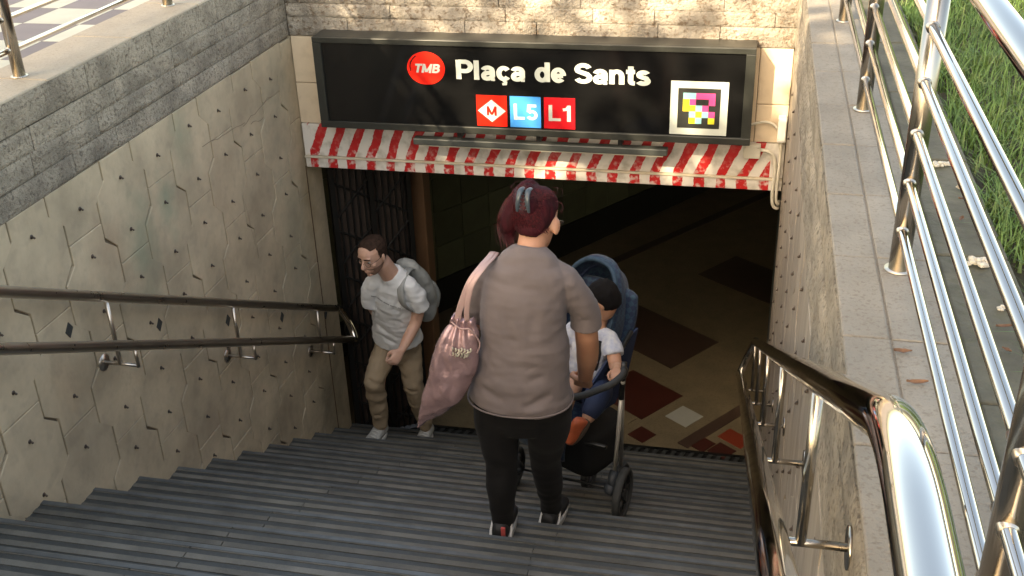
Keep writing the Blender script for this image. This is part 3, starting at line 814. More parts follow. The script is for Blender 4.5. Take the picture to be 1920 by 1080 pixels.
# ================================================================== GUARD RAILINGS ON THE COPINGS
def railing(x, ys, label, ytop0, ytop1):
    g = empty('guard_railing', (x, ys[0], Z_TOP)); tag(g, label, 'railing')
    for y in ys:
        tube('post', [(x, y, Z_TOP - 0.002), (x, y, Z_TOP + 0.685)], 0.0225, MT['steel_tube'], g, 24)
        tube('base_ring', [(x, y, Z_TOP), (x, y, Z_TOP + 0.004)], 0.031, MT['steel_dark'], g, 24)
    for z in (0.100, 0.212, 0.322, 0.432, 0.545):
        tube('bar', [(x - 0.006, ytop0, Z_TOP + z), (x - 0.006, ytop1, Z_TOP + z)], 0.0105, MT['steel'], g, 16)
        for y in ys:
            tube('weld_collar', [(x - 0.006, y - 0.0255, Z_TOP + z), (x - 0.006, y + 0.0255, Z_TOP + z)], 0.0135, MT['steel_dark'], g, 14)
    tube('top_rail', [(x, ytop0, Z_TOP + 0.700), (x, ytop1, Z_TOP + 0.700)], 0.0215, MT['steel'], g, 24)
railing(2.862, [-3.92, -2.79, -1.66, -0.528, 0.604, 1.735, 2.86], 'polished steel guard railing of five bars on the right coping beside the grass', -4.2, 3.0)
railing(-0.132, [-2.77, -1.635, -0.502, 0.631, 1.764, 2.897], 'steel guard railing on the left coping in front of the chequered pavement', -3.0, 3.0)

# ================================================================== GRASS AND LITTER
def grass():
    rs = np.random.RandomState(5)
    N = 60000
    x = 3.10 + np.abs(rs.rand(N)) ** 1.3 * 2.6; y = -1.6 + rs.rand(N) * 6.6
    edge = 3.118 + 0.03 * np.sin(y * 9) + 0.02 * np.sin(y * 23)
    keep = (x > edge); x, y = x[keep], y[keep]; N = len(x)
    cl = np.array([noise.noise(Vector((a * 3, b * 3, 0))) for a, b in zip(x, y)])
    L = (0.045 + 0.075 * rs.rand(N)) * (1 + 0.5 * cl)
    a = rs.rand(N) * 2 * np.pi
    lean = 0.25 + 0.9 * rs.rand(N)
    w = 0.0014 + 0.0022 * rs.rand(N)
    dx, dy = np.cos(a), np.sin(a); sx, sy = -dy, dx
    Vs = []; nseg = 3
    for k in range(nseg + 1):
        t = k / nseg
        hx = L * lean * t * t * 0.9; hz = L * (t - 0.38 * lean * t * t)
        ww = w * (1 - t) ** 0.7 if k < nseg else w * 0.05
        for s in (-1, 1):
            Vs.append(np.stack([x + dx * hx + sx * ww * s, y + dy * hx + sy * ww * s, 1.412 + hz], 1))
    V = np.stack(Vs, 1).reshape(-1, 3)
    n = 2 * (nseg + 1)
    base = (np.arange(N) * n)[:, None]
    F = np.concatenate([base + np.array([2 * k, 2 * k + 1, 2 * k + 3, 2 * k + 2]) for k in range(nseg)], 1).reshape(-1, 4)
    me = bpy.data.meshes.new('grass')
    me.vertices.add(len(V)); me.vertices.foreach_set('co', V.ravel())
    me.loops.add(F.size); me.loops.foreach_set('vertex_index', F.ravel())
    me.polygons.add(len(F)); me.polygons.foreach_set('loop_start', np.arange(0, F.size, 4)); me.polygons.foreach_set('loop_total', np.full(len(F), 4))
    me.update()
    M = mat('grass_blade', (0.11, 0.195, 0.045), 0.65, col2=(0.05, 0.125, 0.028), vscale=8, spk=0.5, spkscale=16, spkcol=(0.24, 0.25, 0.09))
    M.node_tree.nodes["Principled BSDF"].inputs["Transmission Weight"].default_value = 0.0
    M.node_tree.nodes["Principled BSDF"].inputs["Subsurface Weight"].default_value = 0.0
    o = link('grass', me, None, M); tag(o, 'long bright green grass beyond the right coping', 'grass', kind='stuff')
grass()
leafm = mat('dry_leaf', (0.19, 0.09, 0.045), 0.7, var=0.4, vscale=40)
leafm2 = mat('pale_leaf', (0.55, 0.42, 0.26), 0.7, var=0.2, vscale=40)
bloss = mat('white_foam', (0.62, 0.57, 0.48), 0.9, var=0.2, vscale=40, bump=0.5)
def leaf_mesh(L, w, curl, seed):
    rr = random.Random(seed); V = []; F = []
    n = 6
    for i in range(n + 1):
        t = i / n; ww = w * math.sin(math.pi * min(1, t * 0.95 + 0.05)) ** 0.8
        z = curl * (t - 0.5) ** 2 * 4 * L * 0.2
        V += [(L * (t - .5), -ww, z + 0.002 + rr.random() * .002), (L * (t - .5), 0, z + 0.0005), (L * (t - .5), ww, z + 0.003 + rr.random() * .002)]
        if i:
            b = 3 * i
            F += [(b - 3, b - 2, b + 1, b), (b - 2, b - 1, b + 2, b + 1)]
    return mesh_from(V, F, 'leaf')
LZ = Z_TOP - 0.004
leaves = [('long brown dead leaf on the kerb near the bottom of the right railing', 3.045, -0.765, .085, .006, 0.3, leafm), ('curled rusty dead leaf on the dark kerb by the grass', 3.035, -0.23, .06, .006, 1.2, leafm),
          ('pale oval dead leaf lying on the dark kerb', 3.057, -0.029, .045, .010, 1.7, leafm2), ('reddish twig like leaf lying across the kerb', 3.060, -0.10, .06, .004, .2, leafm),
          ('thin brown leaf on the coping between two railing posts', 2.885, 0.52, .035, .005, .1, leafm), ('rust coloured leaf on the coping by the nearest slab joint', 2.835, -0.90, .07, .008, .1, leafm),
          ('dark brown leaf lower down the coping, left of the railing bars', 2.850, -1.01, .08, .007, .15, leafm), ('small orange leaf on the far part of the kerb', 3.08, 1.0, .05, .006, .4, leafm),
          ('brown leaf at the edge of the grass, half way along', 3.09, 0.45, .055, .008, .9, leafm), ('tiny red leaf on the kerb nearest the viewer', 3.03, -0.86, .04, .007, 2.4, leafm)]
for i, (lab, x, y, L, w, a, m_) in enumerate(leaves):
    o = link('dead_leaf', leaf_mesh(L * .5, w * .9, .35, i), None, m_, (x, y, LZ + .006 if x > 2.95 else Z_TOP + 0.003)); o.rotation_euler = (0, 0, a); tag(o, lab, 'leaf')
def clump(name, x, y, r, seed, lab):
    rr = random.Random(seed); V, F = [], []
    for k in range(22):
        a, b, c = rr.uniform(-.6, .6) * r, rr.uniform(-.35, .35) * r, abs(rr.gauss(0, r * .12))
        bm = bmesh.new(); bmesh.ops.create_icosphere(bm, subdivisions=1, radius=r * rr.uniform(.16, .3))
        o = len(V)
        V += [(v.co.x + a, v.co.y + b, max(0, v.co.z * .7 + c + r * .12)) for v in bm.verts]; bm.verts.index_update()
        F += [tuple(v.index + o for v in f.verts) for f in bm.faces]; bm.free()
    o = link(name, mesh_from(V, F, name), None, bloss, (x, y, LZ)); tag(o, lab, 'litter')
clump('litter_clump', 3.037, 0.145, 0.032, 1, 'crumbled white clump on the kerb beside the grass, farthest of its kind')
clump('litter_clump', 3.038, -0.473, 0.036, 2, 'largest crumbled white clump lying on the kerb, by the middle of the railing')
clump('litter_clump', 3.056, -0.68, 0.018, 3, 'small white crumb on the kerb close to the grass edge, nearest of its kind')

# ================================================================== STREET TREES outside the frame (they cast the dappled shade)
barkm = mat('plane_bark', (0.20, 0.16, 0.11), 0.85, var=0.5, vscale=4, bump=0.8, bscale=14)
crownm = mat('plane_leaf', (0.055, 0.10, 0.022), 0.55, col2=(0.10, 0.15, 0.035), vscale=1.3)
def tree(x, y, clusters, seed, label, size=.075):
    """clusters: (centre, radius, number of leaves)"""
    z = Z_TOP - .03
    t = empty('plane_tree', (x, y, z)); tag(t, label, 'tree')
    rr = random.Random(seed); rs = np.random.RandomState(seed)
    H = sum(c[0].z for c in clusters) / len(clusters) - z
    top = Vector((x + .1, y + .1, z + H * .62))
    parts = [tube_data([(x, y, z - .1), (x + .1, y, z + H * .3), top], [0.20, 0.16, 0.11], 12)]
    PP = []
    for c, r, n in clusters:
        mid = top.lerp(c, .5) + Vector((0, 0, .25))
        parts.append(tube_data([top, mid, c], [0.07, .04, .012], 7))
        for k in range(5):
            e = c + Vector((rr.gauss(0, r * .5), rr.gauss(0, r * .5), rr.gauss(0, r * .4)))
            parts.append(tube_data([mid.lerp(c, .6), e], [.015, .005], 5))
        PP.append(np.array(c[:]) + np.clip(rs.normal(0, .5, (n, 3)), -1.15, 1.15) * r)
    V, F = join_data(parts); link('trunk', mesh_from(V, F, 'trunk', True), t, barkm)
    P = np.concatenate(PP); n = len(P)
    u = rs.normal(0, 1, (n, 3)); u /= np.linalg.norm(u, axis=1)[:, None]
    w = np.cross(u, rs.normal(0, 1, (n, 3))); w /= np.linalg.norm(w, axis=1)[:, None]
    s = size * (0.6 + .8 * rs.rand(n))[:, None]
    V = np.stack([P - u * s, P + w * s * .7, P + u * s, P - w * s * .7], 1).reshape(-1, 3)
    F = np.arange(4 * n).reshape(-1, 4)
    me = bpy.data.meshes.new('crown'); me.vertices.add(len(V)); me.vertices.foreach_set('co', V.ravel())
    me.loops.add(F.size); me.loops.foreach_set('vertex_index', F.ravel()); me.polygons.add(n)
    me.polygons.foreach_set('loop_start', np.arange(0, F.size, 4)); me.polygons.foreach_set('loop_total', np.full(n, 4)); me.update()
    link('crown', me, t, crownm)
def sun_at(px, py, pz, t): return Vector((px, py, pz)) + SUNV * t
cl = []
for px, py, pz, t, r, n in ((1.7, .2, .6, 8.5, 1.3, 5200), (2.9, -.4, 1.4, 8.8, 1.2, 4200), (.6, -.9, 0, 9.3, 1.4, 4200), (2.2, -2.2, 1.2, 9.0, 1.4, 4200), (3.2, 1.1, 1.4, 8.2, .75, 1100), (2.5, 2.0, -.2, 8.2, .55, 1300)):
    cl.append((sun_at(px, py, pz, t), r, n))
tree(-1.9, -6.4, cl, 3, 'broad plane tree behind the viewer to the left, outside the frame')
cl = []
for px, py, pz, t, r, n in ((.05, 2.76, .75, 8.0, .62, 1500), (.9, 2.76, 1.5, 8.3, .40, 150), (1.9, 2.76, .95, 8.5, .8, 200), (1.2, 2.9, -.35, 8.0, .5, 1400), (2.1, 3.0, -.45, 8.2, .5, 1500), (2.9, 3.2, -.55, 8.3, .5, 1300), (3.6, 3.4, -.5, 8.3, .5, 900), (-.6, 1.2, 1.5, 8.6, .6, 300), (-.9, 2.2, 1.5, 8.6, .6, 260)):  # leaf clusters added up the sun rays to shade lintel, concourse and left pavement
    cl.append((sun_at(px, py, pz, t), r, n))
tree(-4.6, -2.2, cl, 4, 'unseen plane tree added to shade the lintel and concourse, outside the frame')
#PEOPLE
# ================================================================== FIGURES
def loft(stations, n=24, cap=True):
    """stations: (centre, side_vec, other_vec) with side/other already scaled by the radii; optional 4th = squareness"""
    V, F = [], []
    for st in stations:
        c, a, b = (Vector(q) for q in st[:3]); e = st[3] if len(st) > 3 else 1.0
        for k in range(n):
            t = 2 * math.pi * k / n; cs, sn = math.cos(t), math.sin(t)
            cs = math.copysign(abs(cs) ** e, cs); sn = math.copysign(abs(sn) ** e, sn)
            V.append(c + a * cs + b * sn)
    for i in range(len(stations) - 1):
        for k in range(n):
            F.append((i * n + k, i * n + (k + 1) % n, (i + 1) * n + (k + 1) % n, (i + 1) * n + k))
    if cap:
        F.append(tuple(range(n))[::-1]); F.append(tuple((len(stations) - 1) * n + k for k in range(n)))
    return V, F

def densify(pts, vals, k=4):
    """catmull-rom on points and radii"""
    P = [Vector(p) for p in pts]; out, ov = [], []
    for i in range(len(P) - 1):
        p0 = P[max(i - 1, 0)]; p1 = P[i]; p2 = P[i + 1]; p3 = P[min(i + 2, len(P) - 1)]
        for j in range(k):
            t = j / k
            out.append(0.5 * ((2 * p1) + (-p0 + p2) * t + (2 * p0 - 5 * p1 + 4 * p2 - p3) * t * t + (-p0 + 3 * p1 - 3 * p2 + p3) * t ** 3))
            tt = t * t * (3 - 2 * t)
            ov.append(tuple(a * (1 - tt) + b * tt for a, b in zip(vals[i], vals[i + 1])))
    out.append(P[-1]); ov.append(tuple(vals[-1]))
    return out, ov

def limb(pts, radii, side=(1, 0, 0), n=20, k=4, round_ends=True, e=1.0):
    """tapering limb; radii = r or (rx, ry)"""
    rv = [(r, r) if not isinstance(r, tuple) else r for r in radii]
    P, Rr = densify(pts, rv, k)
    if round_ends:
        d0 = (P[0] - P[1]).normalized(); d1 = (P[-1] - P[-2]).normalized()
        r0 = min(Rr[0]); r1 = min(Rr[-1])
        P = [P[0] + d0 * r0 * .8, P[0] + d0 * r0 * .5] + P + [P[-1] + d1 * r1 * .5, P[-1] + d1 * r1 * .8]
        Rr = [tuple(q * .35 for q in Rr[0]), tuple(q * .8 for q in Rr[0])] + Rr + [tuple(q * .8 for q in Rr[-1]), tuple(q * .35 for q in Rr[-1])]
    st = []
    for i, p in enumerate(P):
        t = (P[min(i + 1, len(P) - 1)] - P[max(i - 1, 0)]).normalized()
        s = Vector(side); s = (s - t * s.dot(t)).normalized(); o = t.cross(s)
        st.append((p, s * Rr[i][0], o * Rr[i][1], e))
    return loft(st, n)

def blob(c, rx, ry, rz, M=None, n=14):
    bm = bmesh.new(); bmesh.ops.create_uvsphere(bm, u_segments=n, v_segments=max(6, n // 2 + 2), radius=1)
    V = []
    for v in bm.verts:
        q = Vector((v.co.x * rx, v.co.y * ry, v.co.z * rz))
        if M is not None: q = M @ q
        V.append(q + Vector(c))
    F = [tuple(v.index for v in f.verts) for f in bm.faces]; bm.free()
    return V, F

def organic(name, parts, voxel, m_, parent, smooth=4, disp=None, dec=None):
    V, F = join_data(parts)
    me = mesh_from(V, F, name)
    bm = bmesh.new(); bm.from_mesh(me); bmesh.ops.recalc_face_normals(bm, faces=bm.faces); bm.to_mesh(me); bm.free()
    o = bpy.data.objects.new('tmp', me); COL.objects.link(o)
    md = o.modifiers.new('r', 'REMESH'); md.mode = 'VOXEL'; md.voxel_size = voxel; md.adaptivity = 0
    if smooth:
        s_ = o.modifiers.new('s', 'SMOOTH'); s_.iterations = smooth; s_.factor = 0.5
    dg = bpy.context.evaluated_depsgraph_get(); dg.update()
    me2 = bpy.data.meshes.new_from_object(o.evaluated_get(dg))
    bpy.data.objects.remove(o)
    me2.materials.clear()
    if disp is not None:
        n = len(me2.vertices)
        co = np.empty(n * 3); me2.vertices.foreach_get('co', co); co = co.reshape(-1, 3)
        no = np.empty(n * 3); me2.vertices.foreach_get('normal', no); no = no.reshape(-1, 3)
        co = co + no * disp(co, no)[:, None]
        me2.vertices.foreach_set('co', co.ravel()); me2.update()
    me2.polygons.foreach_set('use_smooth', [True] * len(me2.polygons))
    return link(name, me2, parent, m_)

def vnoise(co, sx, sy, sz, seed=0.0):
    return np.array([noise.noise(Vector((c[0] * sx + seed, c[1] * sy + seed * .7, c[2] * sz - seed))) for c in co])

def folds(co, segs):
    """sum of soft creases: (p0, p1, amplitude, width)"""
    d = np.zeros(len(co))
    for p0, p1, amp, w in segs:
        p0 = np.array(p0, float); p1 = np.array(p1, float); ab = p1 - p0; L2 = ab @ ab
        t = np.clip(((co - p0) @ ab) / L2, 0, 1)
        dist = np.linalg.norm(co - (p0 + t[:, None] * ab), axis=1)
        d += amp * np.exp(-(dist / w) ** 2) * (np.sin(np.pi * np.clip(t, 0.08, 0.92)) ** 0.7)
    return d

def frame(fwd, up):
    f = Vector(fwd).normalized(); u = Vector(up); u = (u - f * u.dot(f)).normalized(); r = f.cross(u)
    return Matrix((r, f, u)).transposed()      # columns: right, forward, up

HEAD = [(-.116, .040, .026, .026), (-.104, .034, .040, .042), (-.085, .024, .053, .060), (-.055, .014, .062, .078), (-.02, .004, .069, .090), (.02, .0, .0745, .097),
        (.055, -.004, .074, .096), (.082, -.007, .063, .083), (.100, -.009, .046, .060), (.112, -.010, .024, .032)]
def head_parts(c, M, s=1.0, nose=True, ears=True):
    c = Vector(c); out = []
    T = lambda p: c + M @ (Vector(p) * s)
    st = [(T((0, y, z)), M @ Vector((rx * s, 0, 0)), M @ Vector((0, ry * s, 0)), .92) for z, y, rx, ry in HEAD]
    out.append(loft(st, 28))
    if nose:
        out.append(limb([T((0, .088, .022)), T((0, .104, -.004)), T((0, .116, -.026)), T((0, .100, -.036))], [.008 * s, .010 * s, .0145 * s, .010 * s], M @ Vector((1, 0, 0)), 10, 2))
        out.append(blob(T((0, .093, -.062)), .024 * s, .010 * s, .007 * s, M, 10)); out.append(blob(T((0, .091, -.074)), .020 * s, .010 * s, .008 * s, M, 10))
        out.append(blob(T((0, .078, -.100)), .020 * s, .018 * s, .016 * s, M, 10))
        for q in (-1, 1):
            out.append(blob(T((q * .030, .086, .030)), .022 * s, .010 * s, .007 * s, M, 10))
            out.append(blob(T((q * .046, .064, -.022)), .020 * s, .020 * s, .018 * s, M, 10))
    if ears:
        for q in (-1, 1):
            Me = M @ Matrix.Rotation(q * -0.35, 3, 'Z')
            out.append(blob(T((q * .078, -.006, -.010)), .007 * s, .019 * s, .033 * s, Me, 12))
            out.append(blob(T((q * .076, .000, -.030)), .007 * s, .010 * s, .012 * s, Me, 10))
    return out

def hand_parts(wrist, fwd, palm_n, thumb, curl=0.9, s=1.0, spread=0.06, tcurl=.5):
    """palm, four curled fingers and a thumb; palm_n = the way the palm faces"""
    f = Vector(fwd).normalized(); n = Vector(palm_n); n = (n - f * n.dot(f)).normalized()
    t = Vector(thumb); t = (t - f * t.dot(f) - n * t.dot(n)).normalized()
    w = Vector(wrist); out = []
    st = []
    for d, hw, th in ((-.015, .026, .020), (.0, .027, .019), (.03, .035, .017), (.06, .040, .015), (.085, .039, .012), (.093, .034, .008)):
        st.append((w + f * d * s, t * hw * s, n * th * s, .85))
    out.append(loft(st, 16))
    base = [(.029, .088, .034, .024, .020, .0092), (.010, .092, .038, .027, .021, .0095), (-.010, .089, .035, .025, .020, .0092), (-.028, .082, .028, .019, .017, .0082)]
    for k, (off, d0, l1, l2, l3, r) in enumerate(base):
        p = w + f * (d0 - .014) * s + t * off * s
        a = curl * (0.55 + .06 * k); dirn = f; pts = [p, w + f * d0 * s + t * off * s]; side = t * (off / .03) * spread
        ang = a
        for L, inc in ((l1, 0), (l2, curl * .95), (l3, curl * .7)):
            ang += inc
            dv = (f * math.cos(ang) + n * math.sin(ang) + side * math.cos(min(ang, 1.2))).normalized()
            pts.append(pts[-1] + dv * L * s)
        out.append(limb(pts, [r * s, r * 1.03 * s, r * s, r * .92 * s, r * .8 * s], t, 10, 2))
    tb = w + f * .022 * s + t * .026 * s
    d1 = (f * .62 + t * .66 + n * .35).normalized(); d2 = (f * .85 + t * (.35 - tcurl * .5) + n * (.35 + tcurl * .5)).normalized(); d3 = (f * .8 - t * tcurl * .6 + n * (.3 + tcurl * .5)).normalized()
    out.append(limb([tb - d1 * .01 * s, tb + d1 * .032 * s, tb + d1 * .032 * s + d2 * .030 * s, tb + d1 * .032 * s + d2 * .030 * s + d3 * .024 * s], [.0145 * s, .0125 * s, .0108 * s, .009 * s], n, 10, 3))
    return out

def shoe(parent, heel, dirv, L, m_up, m_sole, w=.046, extra=None, name='shoe', up=None):
    """heel: ground point under the back of the heel"""
    f = Vector(dirv).normalized(); u = Vector(up).normalized() if up else Vector((0, 0, 1)); s = f.cross(u).normalized(); h = Vector(heel)
    T = lambda t, z: h + f * t * L + u * z
    st = []
    for t, hw, z0, z1 in ((.0, .55, .022, .070), (.03, .72, .020, .098), (.12, .80, .018, .106), (.28, .80, .018, .100), (.42, .84, .018, .082), (.58, .96, .018, .066), (.75, 1.0, .018, .056), (.88, .86, .018, .048), (.96, .55, .020, .040), (.985, .3, .022, .034)):
        st.append((T(t, (z0 + z1) / 2), s * w * hw, u * (z1 - z0) / 2, .8))
    root = sm(link(name, mesh_from(*loft(st, 18), name), parent, m_up))
    st = []
    for z, g in ((0.0, .96), (.004, 1.03), (.020, 1.06), (.026, 1.0)):
        pass
    V, F = [], []; n = 26
    out = []
    for k in range(n):
        a = 2 * math.pi * k / n; c_, s_ = math.cos(a), math.sin(a)
        t = .5 + .5 * c_; hw = w * (0.86 + .16 * t) * (abs(s_) ** .75) * math.copysign(1, s_)
        out.append((t * 1.03 - .015, hw * 1.04))
    for z in (0.001, .004, .022, .027):
        g = .97 if z in (0.001,) else 1.0
        for t, hw in out: V.append(T(.5 + (t - .5) * g, z) + s * hw * g)
    for r_ in range(3):
        for k in range(n): F.append((r_ * n + k, r_ * n + (k + 1) % n, (r_ + 1) * n + (k + 1) % n, (r_ + 1) * n + k))
    F.append(tuple(range(n))[::-1]); F.append(tuple(3 * n + k for k in range(n)))
    me = mesh_from(V, F, 'sole'); bm = bmesh.new(); bm.from_mesh(me); bmesh.ops.recalc_face_normals(bm, faces=bm.faces); bm.to_mesh(me); bm.free()
    link('sole', me, root, m_sole)
    return root, T, s, f, u

def sub(name, data, m_, parent, smooth=True):
    return link(name, mesh_from(*data, name, smooth), parent, m_)

def strands(name, roots, m_, parent, w=0.0006):
    """hair locks: each a list of points -> thin flat ribbons joined as one part"""
    V, F = [], []
    for pts in roots:
        pts = smooth_path(pts, 4)
        o = len(V); n = len(pts)
        for i, p in enumerate(pts):
            t = (Vector(pts[min(i + 1, n - 1)]) - Vector(pts[max(i - 1, 0)])).normalized()
            s = t.cross(Vector((.3, -1, .4))).normalized() * w * (1 - .7 * i / n)
            V += [Vector(p) - s, Vector(p) + s]
            if i: F.append((o + 2 * i - 2, o + 2 * i - 1, o + 2 * i + 1, o + 2 * i))
    o = link(name, mesh_from(V, F, name), parent, m_); o['kind'] = 'stuff'; return o

def skin(name, c, c2):
    M = mat(name, c, 0.5, col2=c2, vscale=7, bump=0.08, bscale=160, bdist=.002)
    b = M.node_tree.nodes["Principled BSDF"]; b.inputs["Subsurface Weight"].default_value = 0.12
    b.inputs["Subsurface Radius"].default_value = (0.02, 0.008, 0.004); b.inputs["Subsurface Scale"].default_value = 0.5
    return M
SK1 = skin('warm_skin', (0.52, 0.27, 0.17), (0.46, 0.22, 0.135))
SK2 = skin('tanned_skin', (0.64, 0.39, 0.29), (0.58, 0.33, 0.24))
SK3 = skin('child_skin', (0.50, 0.27, 0.17), (0.46, 0.23, 0.14))

# ------------------------------------------------------------------ the woman
wm = empty('person', (1.75, 0.66, -0.42)); tag(wm, 'woman with red clipped up hair, taupe T-shirt and black leggings going down the stairs', 'person')
HW = frame((0.17, 0.88, -0.44), (0.05, 0.38, 0.93))
hc = Vector((1.800, 0.655, 0.995))
body = head_parts(hc, HW, 0.94)
body.append(blob(hc + HW @ Vector((.081, -.002, -.018)), .009, .018, .031, HW @ Matrix.Rotation(-.4, 3, 'Z'), 14))
body.append(limb([(1.787, .575, .85), (1.790, .590, .90), (1.798, .635, .955)], [(.058, .054), (.051, .050), (.052, .052)], k=3))
body.append(limb([(1.75, .56, .30), (1.765, .56, .45), (1.775, .565, .65), (1.785, .56, .80), (1.787, .565, .88)], [(.13, .09), (.11, .08), (.12, .085), (.13, .07), (.07, .05)]))
# right arm (right in the picture) reaching down to the bumper bar
wr = (1.948, .845, .222)
body.append(limb([(1.915, .590, .79), (1.968, .640, .66), (1.981, .662, .535), (1.974, .735, .400), (1.955, .81, .275), wr], [.036, .040, .044, .043, .032, (.026, .022)], k=4))
body += hand_parts(wr, (-.22, .62, -.74), (.10, .72, .60), (-.9, -.2, -.1), 1.15, 1.0)
body.append(limb([(1.65, .57, .80), (1.60, .62, .66), (1.592, .68, .55), (1.63, .85, .44), (1.66, .98, .40)], [.046, .047, .043, .040, .027], k=4))
body += hand_parts((1.66, .98, .40), (.1, .95, -.2), (0, -.1, -1), (.9, 0, 0), .8, 1.0)
for pts in ([(1.668, .555, .29), (1.655, .55, .20), (1.667, .53, .00), (1.668, .51, -.09), (1.670, .50, -.24), (1.668, .51, -.30)], [(1.840, .565, .29), (1.842, .59, .18), (1.812, .68, -.07), (1.813, .72, -.18), (1.809, .80, -.40), (1.808, .82, -.46)]):
    body.append(limb(pts, [.06, .06, .05, .045, .034, .03], k=3))
organic('body', body, 0.0052, SK1, wm, 3)
# T-shirt
TS = mat('taupe_cotton', (0.175, 0.143, 0.137), 0.9, var=0.14, vscale=7, bump=0.5, bscale=300, sheen=0.1, bdist=.0015, spec=.25)
shirt = [limb([(1.748, .545, .312), (1.750, .545, .345), (1.757, .545, .42), (1.766, .55, .52), (1.766, .55, .63), (1.772, .555, .74), (1.785, .56, .825), (1.788, .568, .885), (1.789, .580, .925)],
              [(.194, .148), (.193, .148), (.178, .138), (.166, .128), (.158, .120), (.155, .112), (.152, .092), (.104, .072), (.062, .057)], n=36, k=4, round_ends=False, e=.9)]
shirt.append(limb([(1.865, .57, .825), (1.908, .578, .800), (1.948, .600, .735), (1.974, .628, .665), (1.980, .640, .62), (1.980, .642, .583)], [(.060, .058), (.060, .058), (.060, .054), (.061, .055), (.064, .058), (.067, .061)], side=(0, 1, 0), n=24, k=4, round_ends=False))
shirt.append(limb([(1.705, .57, .825), (1.655, .575, .800), (1.618, .595, .735), (1.594, .622, .655), (1.585, .64, .600)], [(.060, .056), (.062, .062), (.062, .062), (.063, .064), (.064, .066)], side=(0, 1, 0), n=24, k=4, round_ends=False))
def shirt_d(co, no):
    d = folds(co, [((1.925, .47, .735), (1.905, .43, .62), -.012, .010), ((1.93, .47, .70), (1.885, .43, .56), -.009, .010), ((1.935, .48, .66), (1.915, .45, .50), -.010, .011), ((1.925, .48, .755), (1.85, .43, .69), -.006, .012),
                   ((1.61, .47, .70), (1.66, .43, .60), -.007, .012), ((1.60, .48, .63), (1.66, .42, .50), -.006, .014), ((1.93, .44, .42), (1.80, .40, .36), -.005, .016), ((1.60, .43, .42), (1.72, .40, .37), -.005, .016),
                   ((1.91, .43, .50), (1.80, .41, .455), -.004, .015), ((1.955, .56, .80), (1.97, .57, .66), -.005, .012), ((1.60, .44, .36), (1.90, .40, .335), .003, .018), ((1.72, .45, .74), (1.75, .42, .55), -.003, .022), ((1.83, .45, .76), (1.82, .42, .60), -.003, .022)])
    d *= 2.6
    d += folds(co, [((1.885, .49, .885), (1.905, .455, .80), -.0022, .0035), ((1.905, .455, .80), (1.918, .45, .71), -.0022, .0035), ((1.680, .49, .885), (1.655, .455, .80), -.0022, .0035), ((1.655, .455, .80), (1.640, .45, .70), -.0022, .0035), ((1.92, .45, .70), (1.84, .42, .60), -.006, .005), ((1.92, .45, .68), (1.88, .425, .50), -.007, .006), ((1.91, .44, .56), (1.80, .42, .50), -.004, .006), ((1.63, .44, .62), (1.74, .42, .55), -.004, .006), ((1.935, .47, .725), (1.915, .44, .66), -.010, .006), ((1.93, .46, .69), (1.87, .43, .64), -.008, .007), ((1.94, .47, .62), (1.90, .43, .53), -.009, .008), ((1.95, .50, .74), (1.985, .55, .66), -.008, .008), ((1.96, .56, .63), (2.02, .60, .655), -.005, .009), ((1.61, .46, .56), (1.68, .42, .49), -.007, .009), ((1.92, .43, .45), (1.86, .41, .40), -.006, .009)])
    d += 0.007 * vnoise(co, 6, 6, 15, 1.0) * np.clip((0.75 - co[:, 2]) * 4, .25, 1)
    d += 0.0035 * vnoise(co, 16, 16, 38, 3.0)
    return d
organic('t_shirt', shirt, 0.0044, TS, wm, 6, shirt_d)
hem = [(1.748 + .199 * math.copysign(abs(math.cos(a)) ** .9, math.cos(a)), .545 + .151 * math.copysign(abs(math.sin(a)) ** .9, math.sin(a)), .316) for a in [2 * math.pi * k / 40 for k in range(41)]]
tube('hem', hem, 0.0035, TS, wm, 6)
# leggings
LG = mat('black_leggings', (0.0075, 0.0070, 0.0070), 0.75, sheen=0.03, spec=.25)
legs = [limb([(1.748, .55, .37), (1.748, .55, .33), (1.747, .555, .25)], [(.165, .115), (.183, .135), (.170, .130)], n=30),
        limb([(1.668, .555, .29), (1.655, .55, .20), (1.660, .54, .09), (1.667, .53, .00), (1.668, .51, -.09), (1.670, .50, -.20), (1.671, .50, -.262)], [(.103, .12), (.092, .11), (.074, .086), (.063, .068), (.062, .066), (.047, .052), (.044, .050)], n=26),
        limb([(1.840, .565, .29), (1.842, .59, .18), (1.827, .635, .05), (1.812, .68, -.07), (1.813, .72, -.18), (1.811, .79, -.37), (1.809, .80, -.425)], [(.103, .12), (.092, .11), (.074, .086), (.062, .068), (.061, .066), (.046, .052), (.043, .050)], n=26)]
def leg_d(co, no): return 0.003 * vnoise(co, 10, 10, 30, 5.0) * np.clip((-.02 - co[:, 2]) * 8, .2, 1.3)
organic('leggings', legs, 0.0075, LG, wm, 5, leg_d)
# shoes
SHB = mat('black_trainer', (0.013, 0.013, 0.013), 0.6); SHW = mat('white_rubber', (0.62, 0.60, 0.56), 0.5); SHR = mat('coral_tab', (0.62, 0.10, 0.09), 0.5)
for hp, dv, tab in (((1.672, .425, -.337 - .0), (-.04, 1, 0), True), ((1.806, .725, -.506), (.10, 1, 0), False)):
    root, T, s_, f_, u_ = shoe(wm, hp, dv, .245, SHB, SHW, .043)
    for q in (-1, 1):
        P_ = [T(.02, .030) + s_ * q * .028, T(.06, .040) + s_ * q * .039, T(.16, .058) + s_ * q * .0405, T(.28, .092) + s_ * q * .038]
        sub('side_stripe', tube_data(P_, [.010, .0085, .006, .003], 8), SHW, root)
    if tab: link('heel_tab', bevel_mesh(mesh_from(*box_data(hp[0] - .008 + .016, hp[0] + .009 + .016, hp[1] - .006, hp[1] + .004, hp[2] + .020, hp[2] + .108), 'heel_tab'), .002), root, SHR)
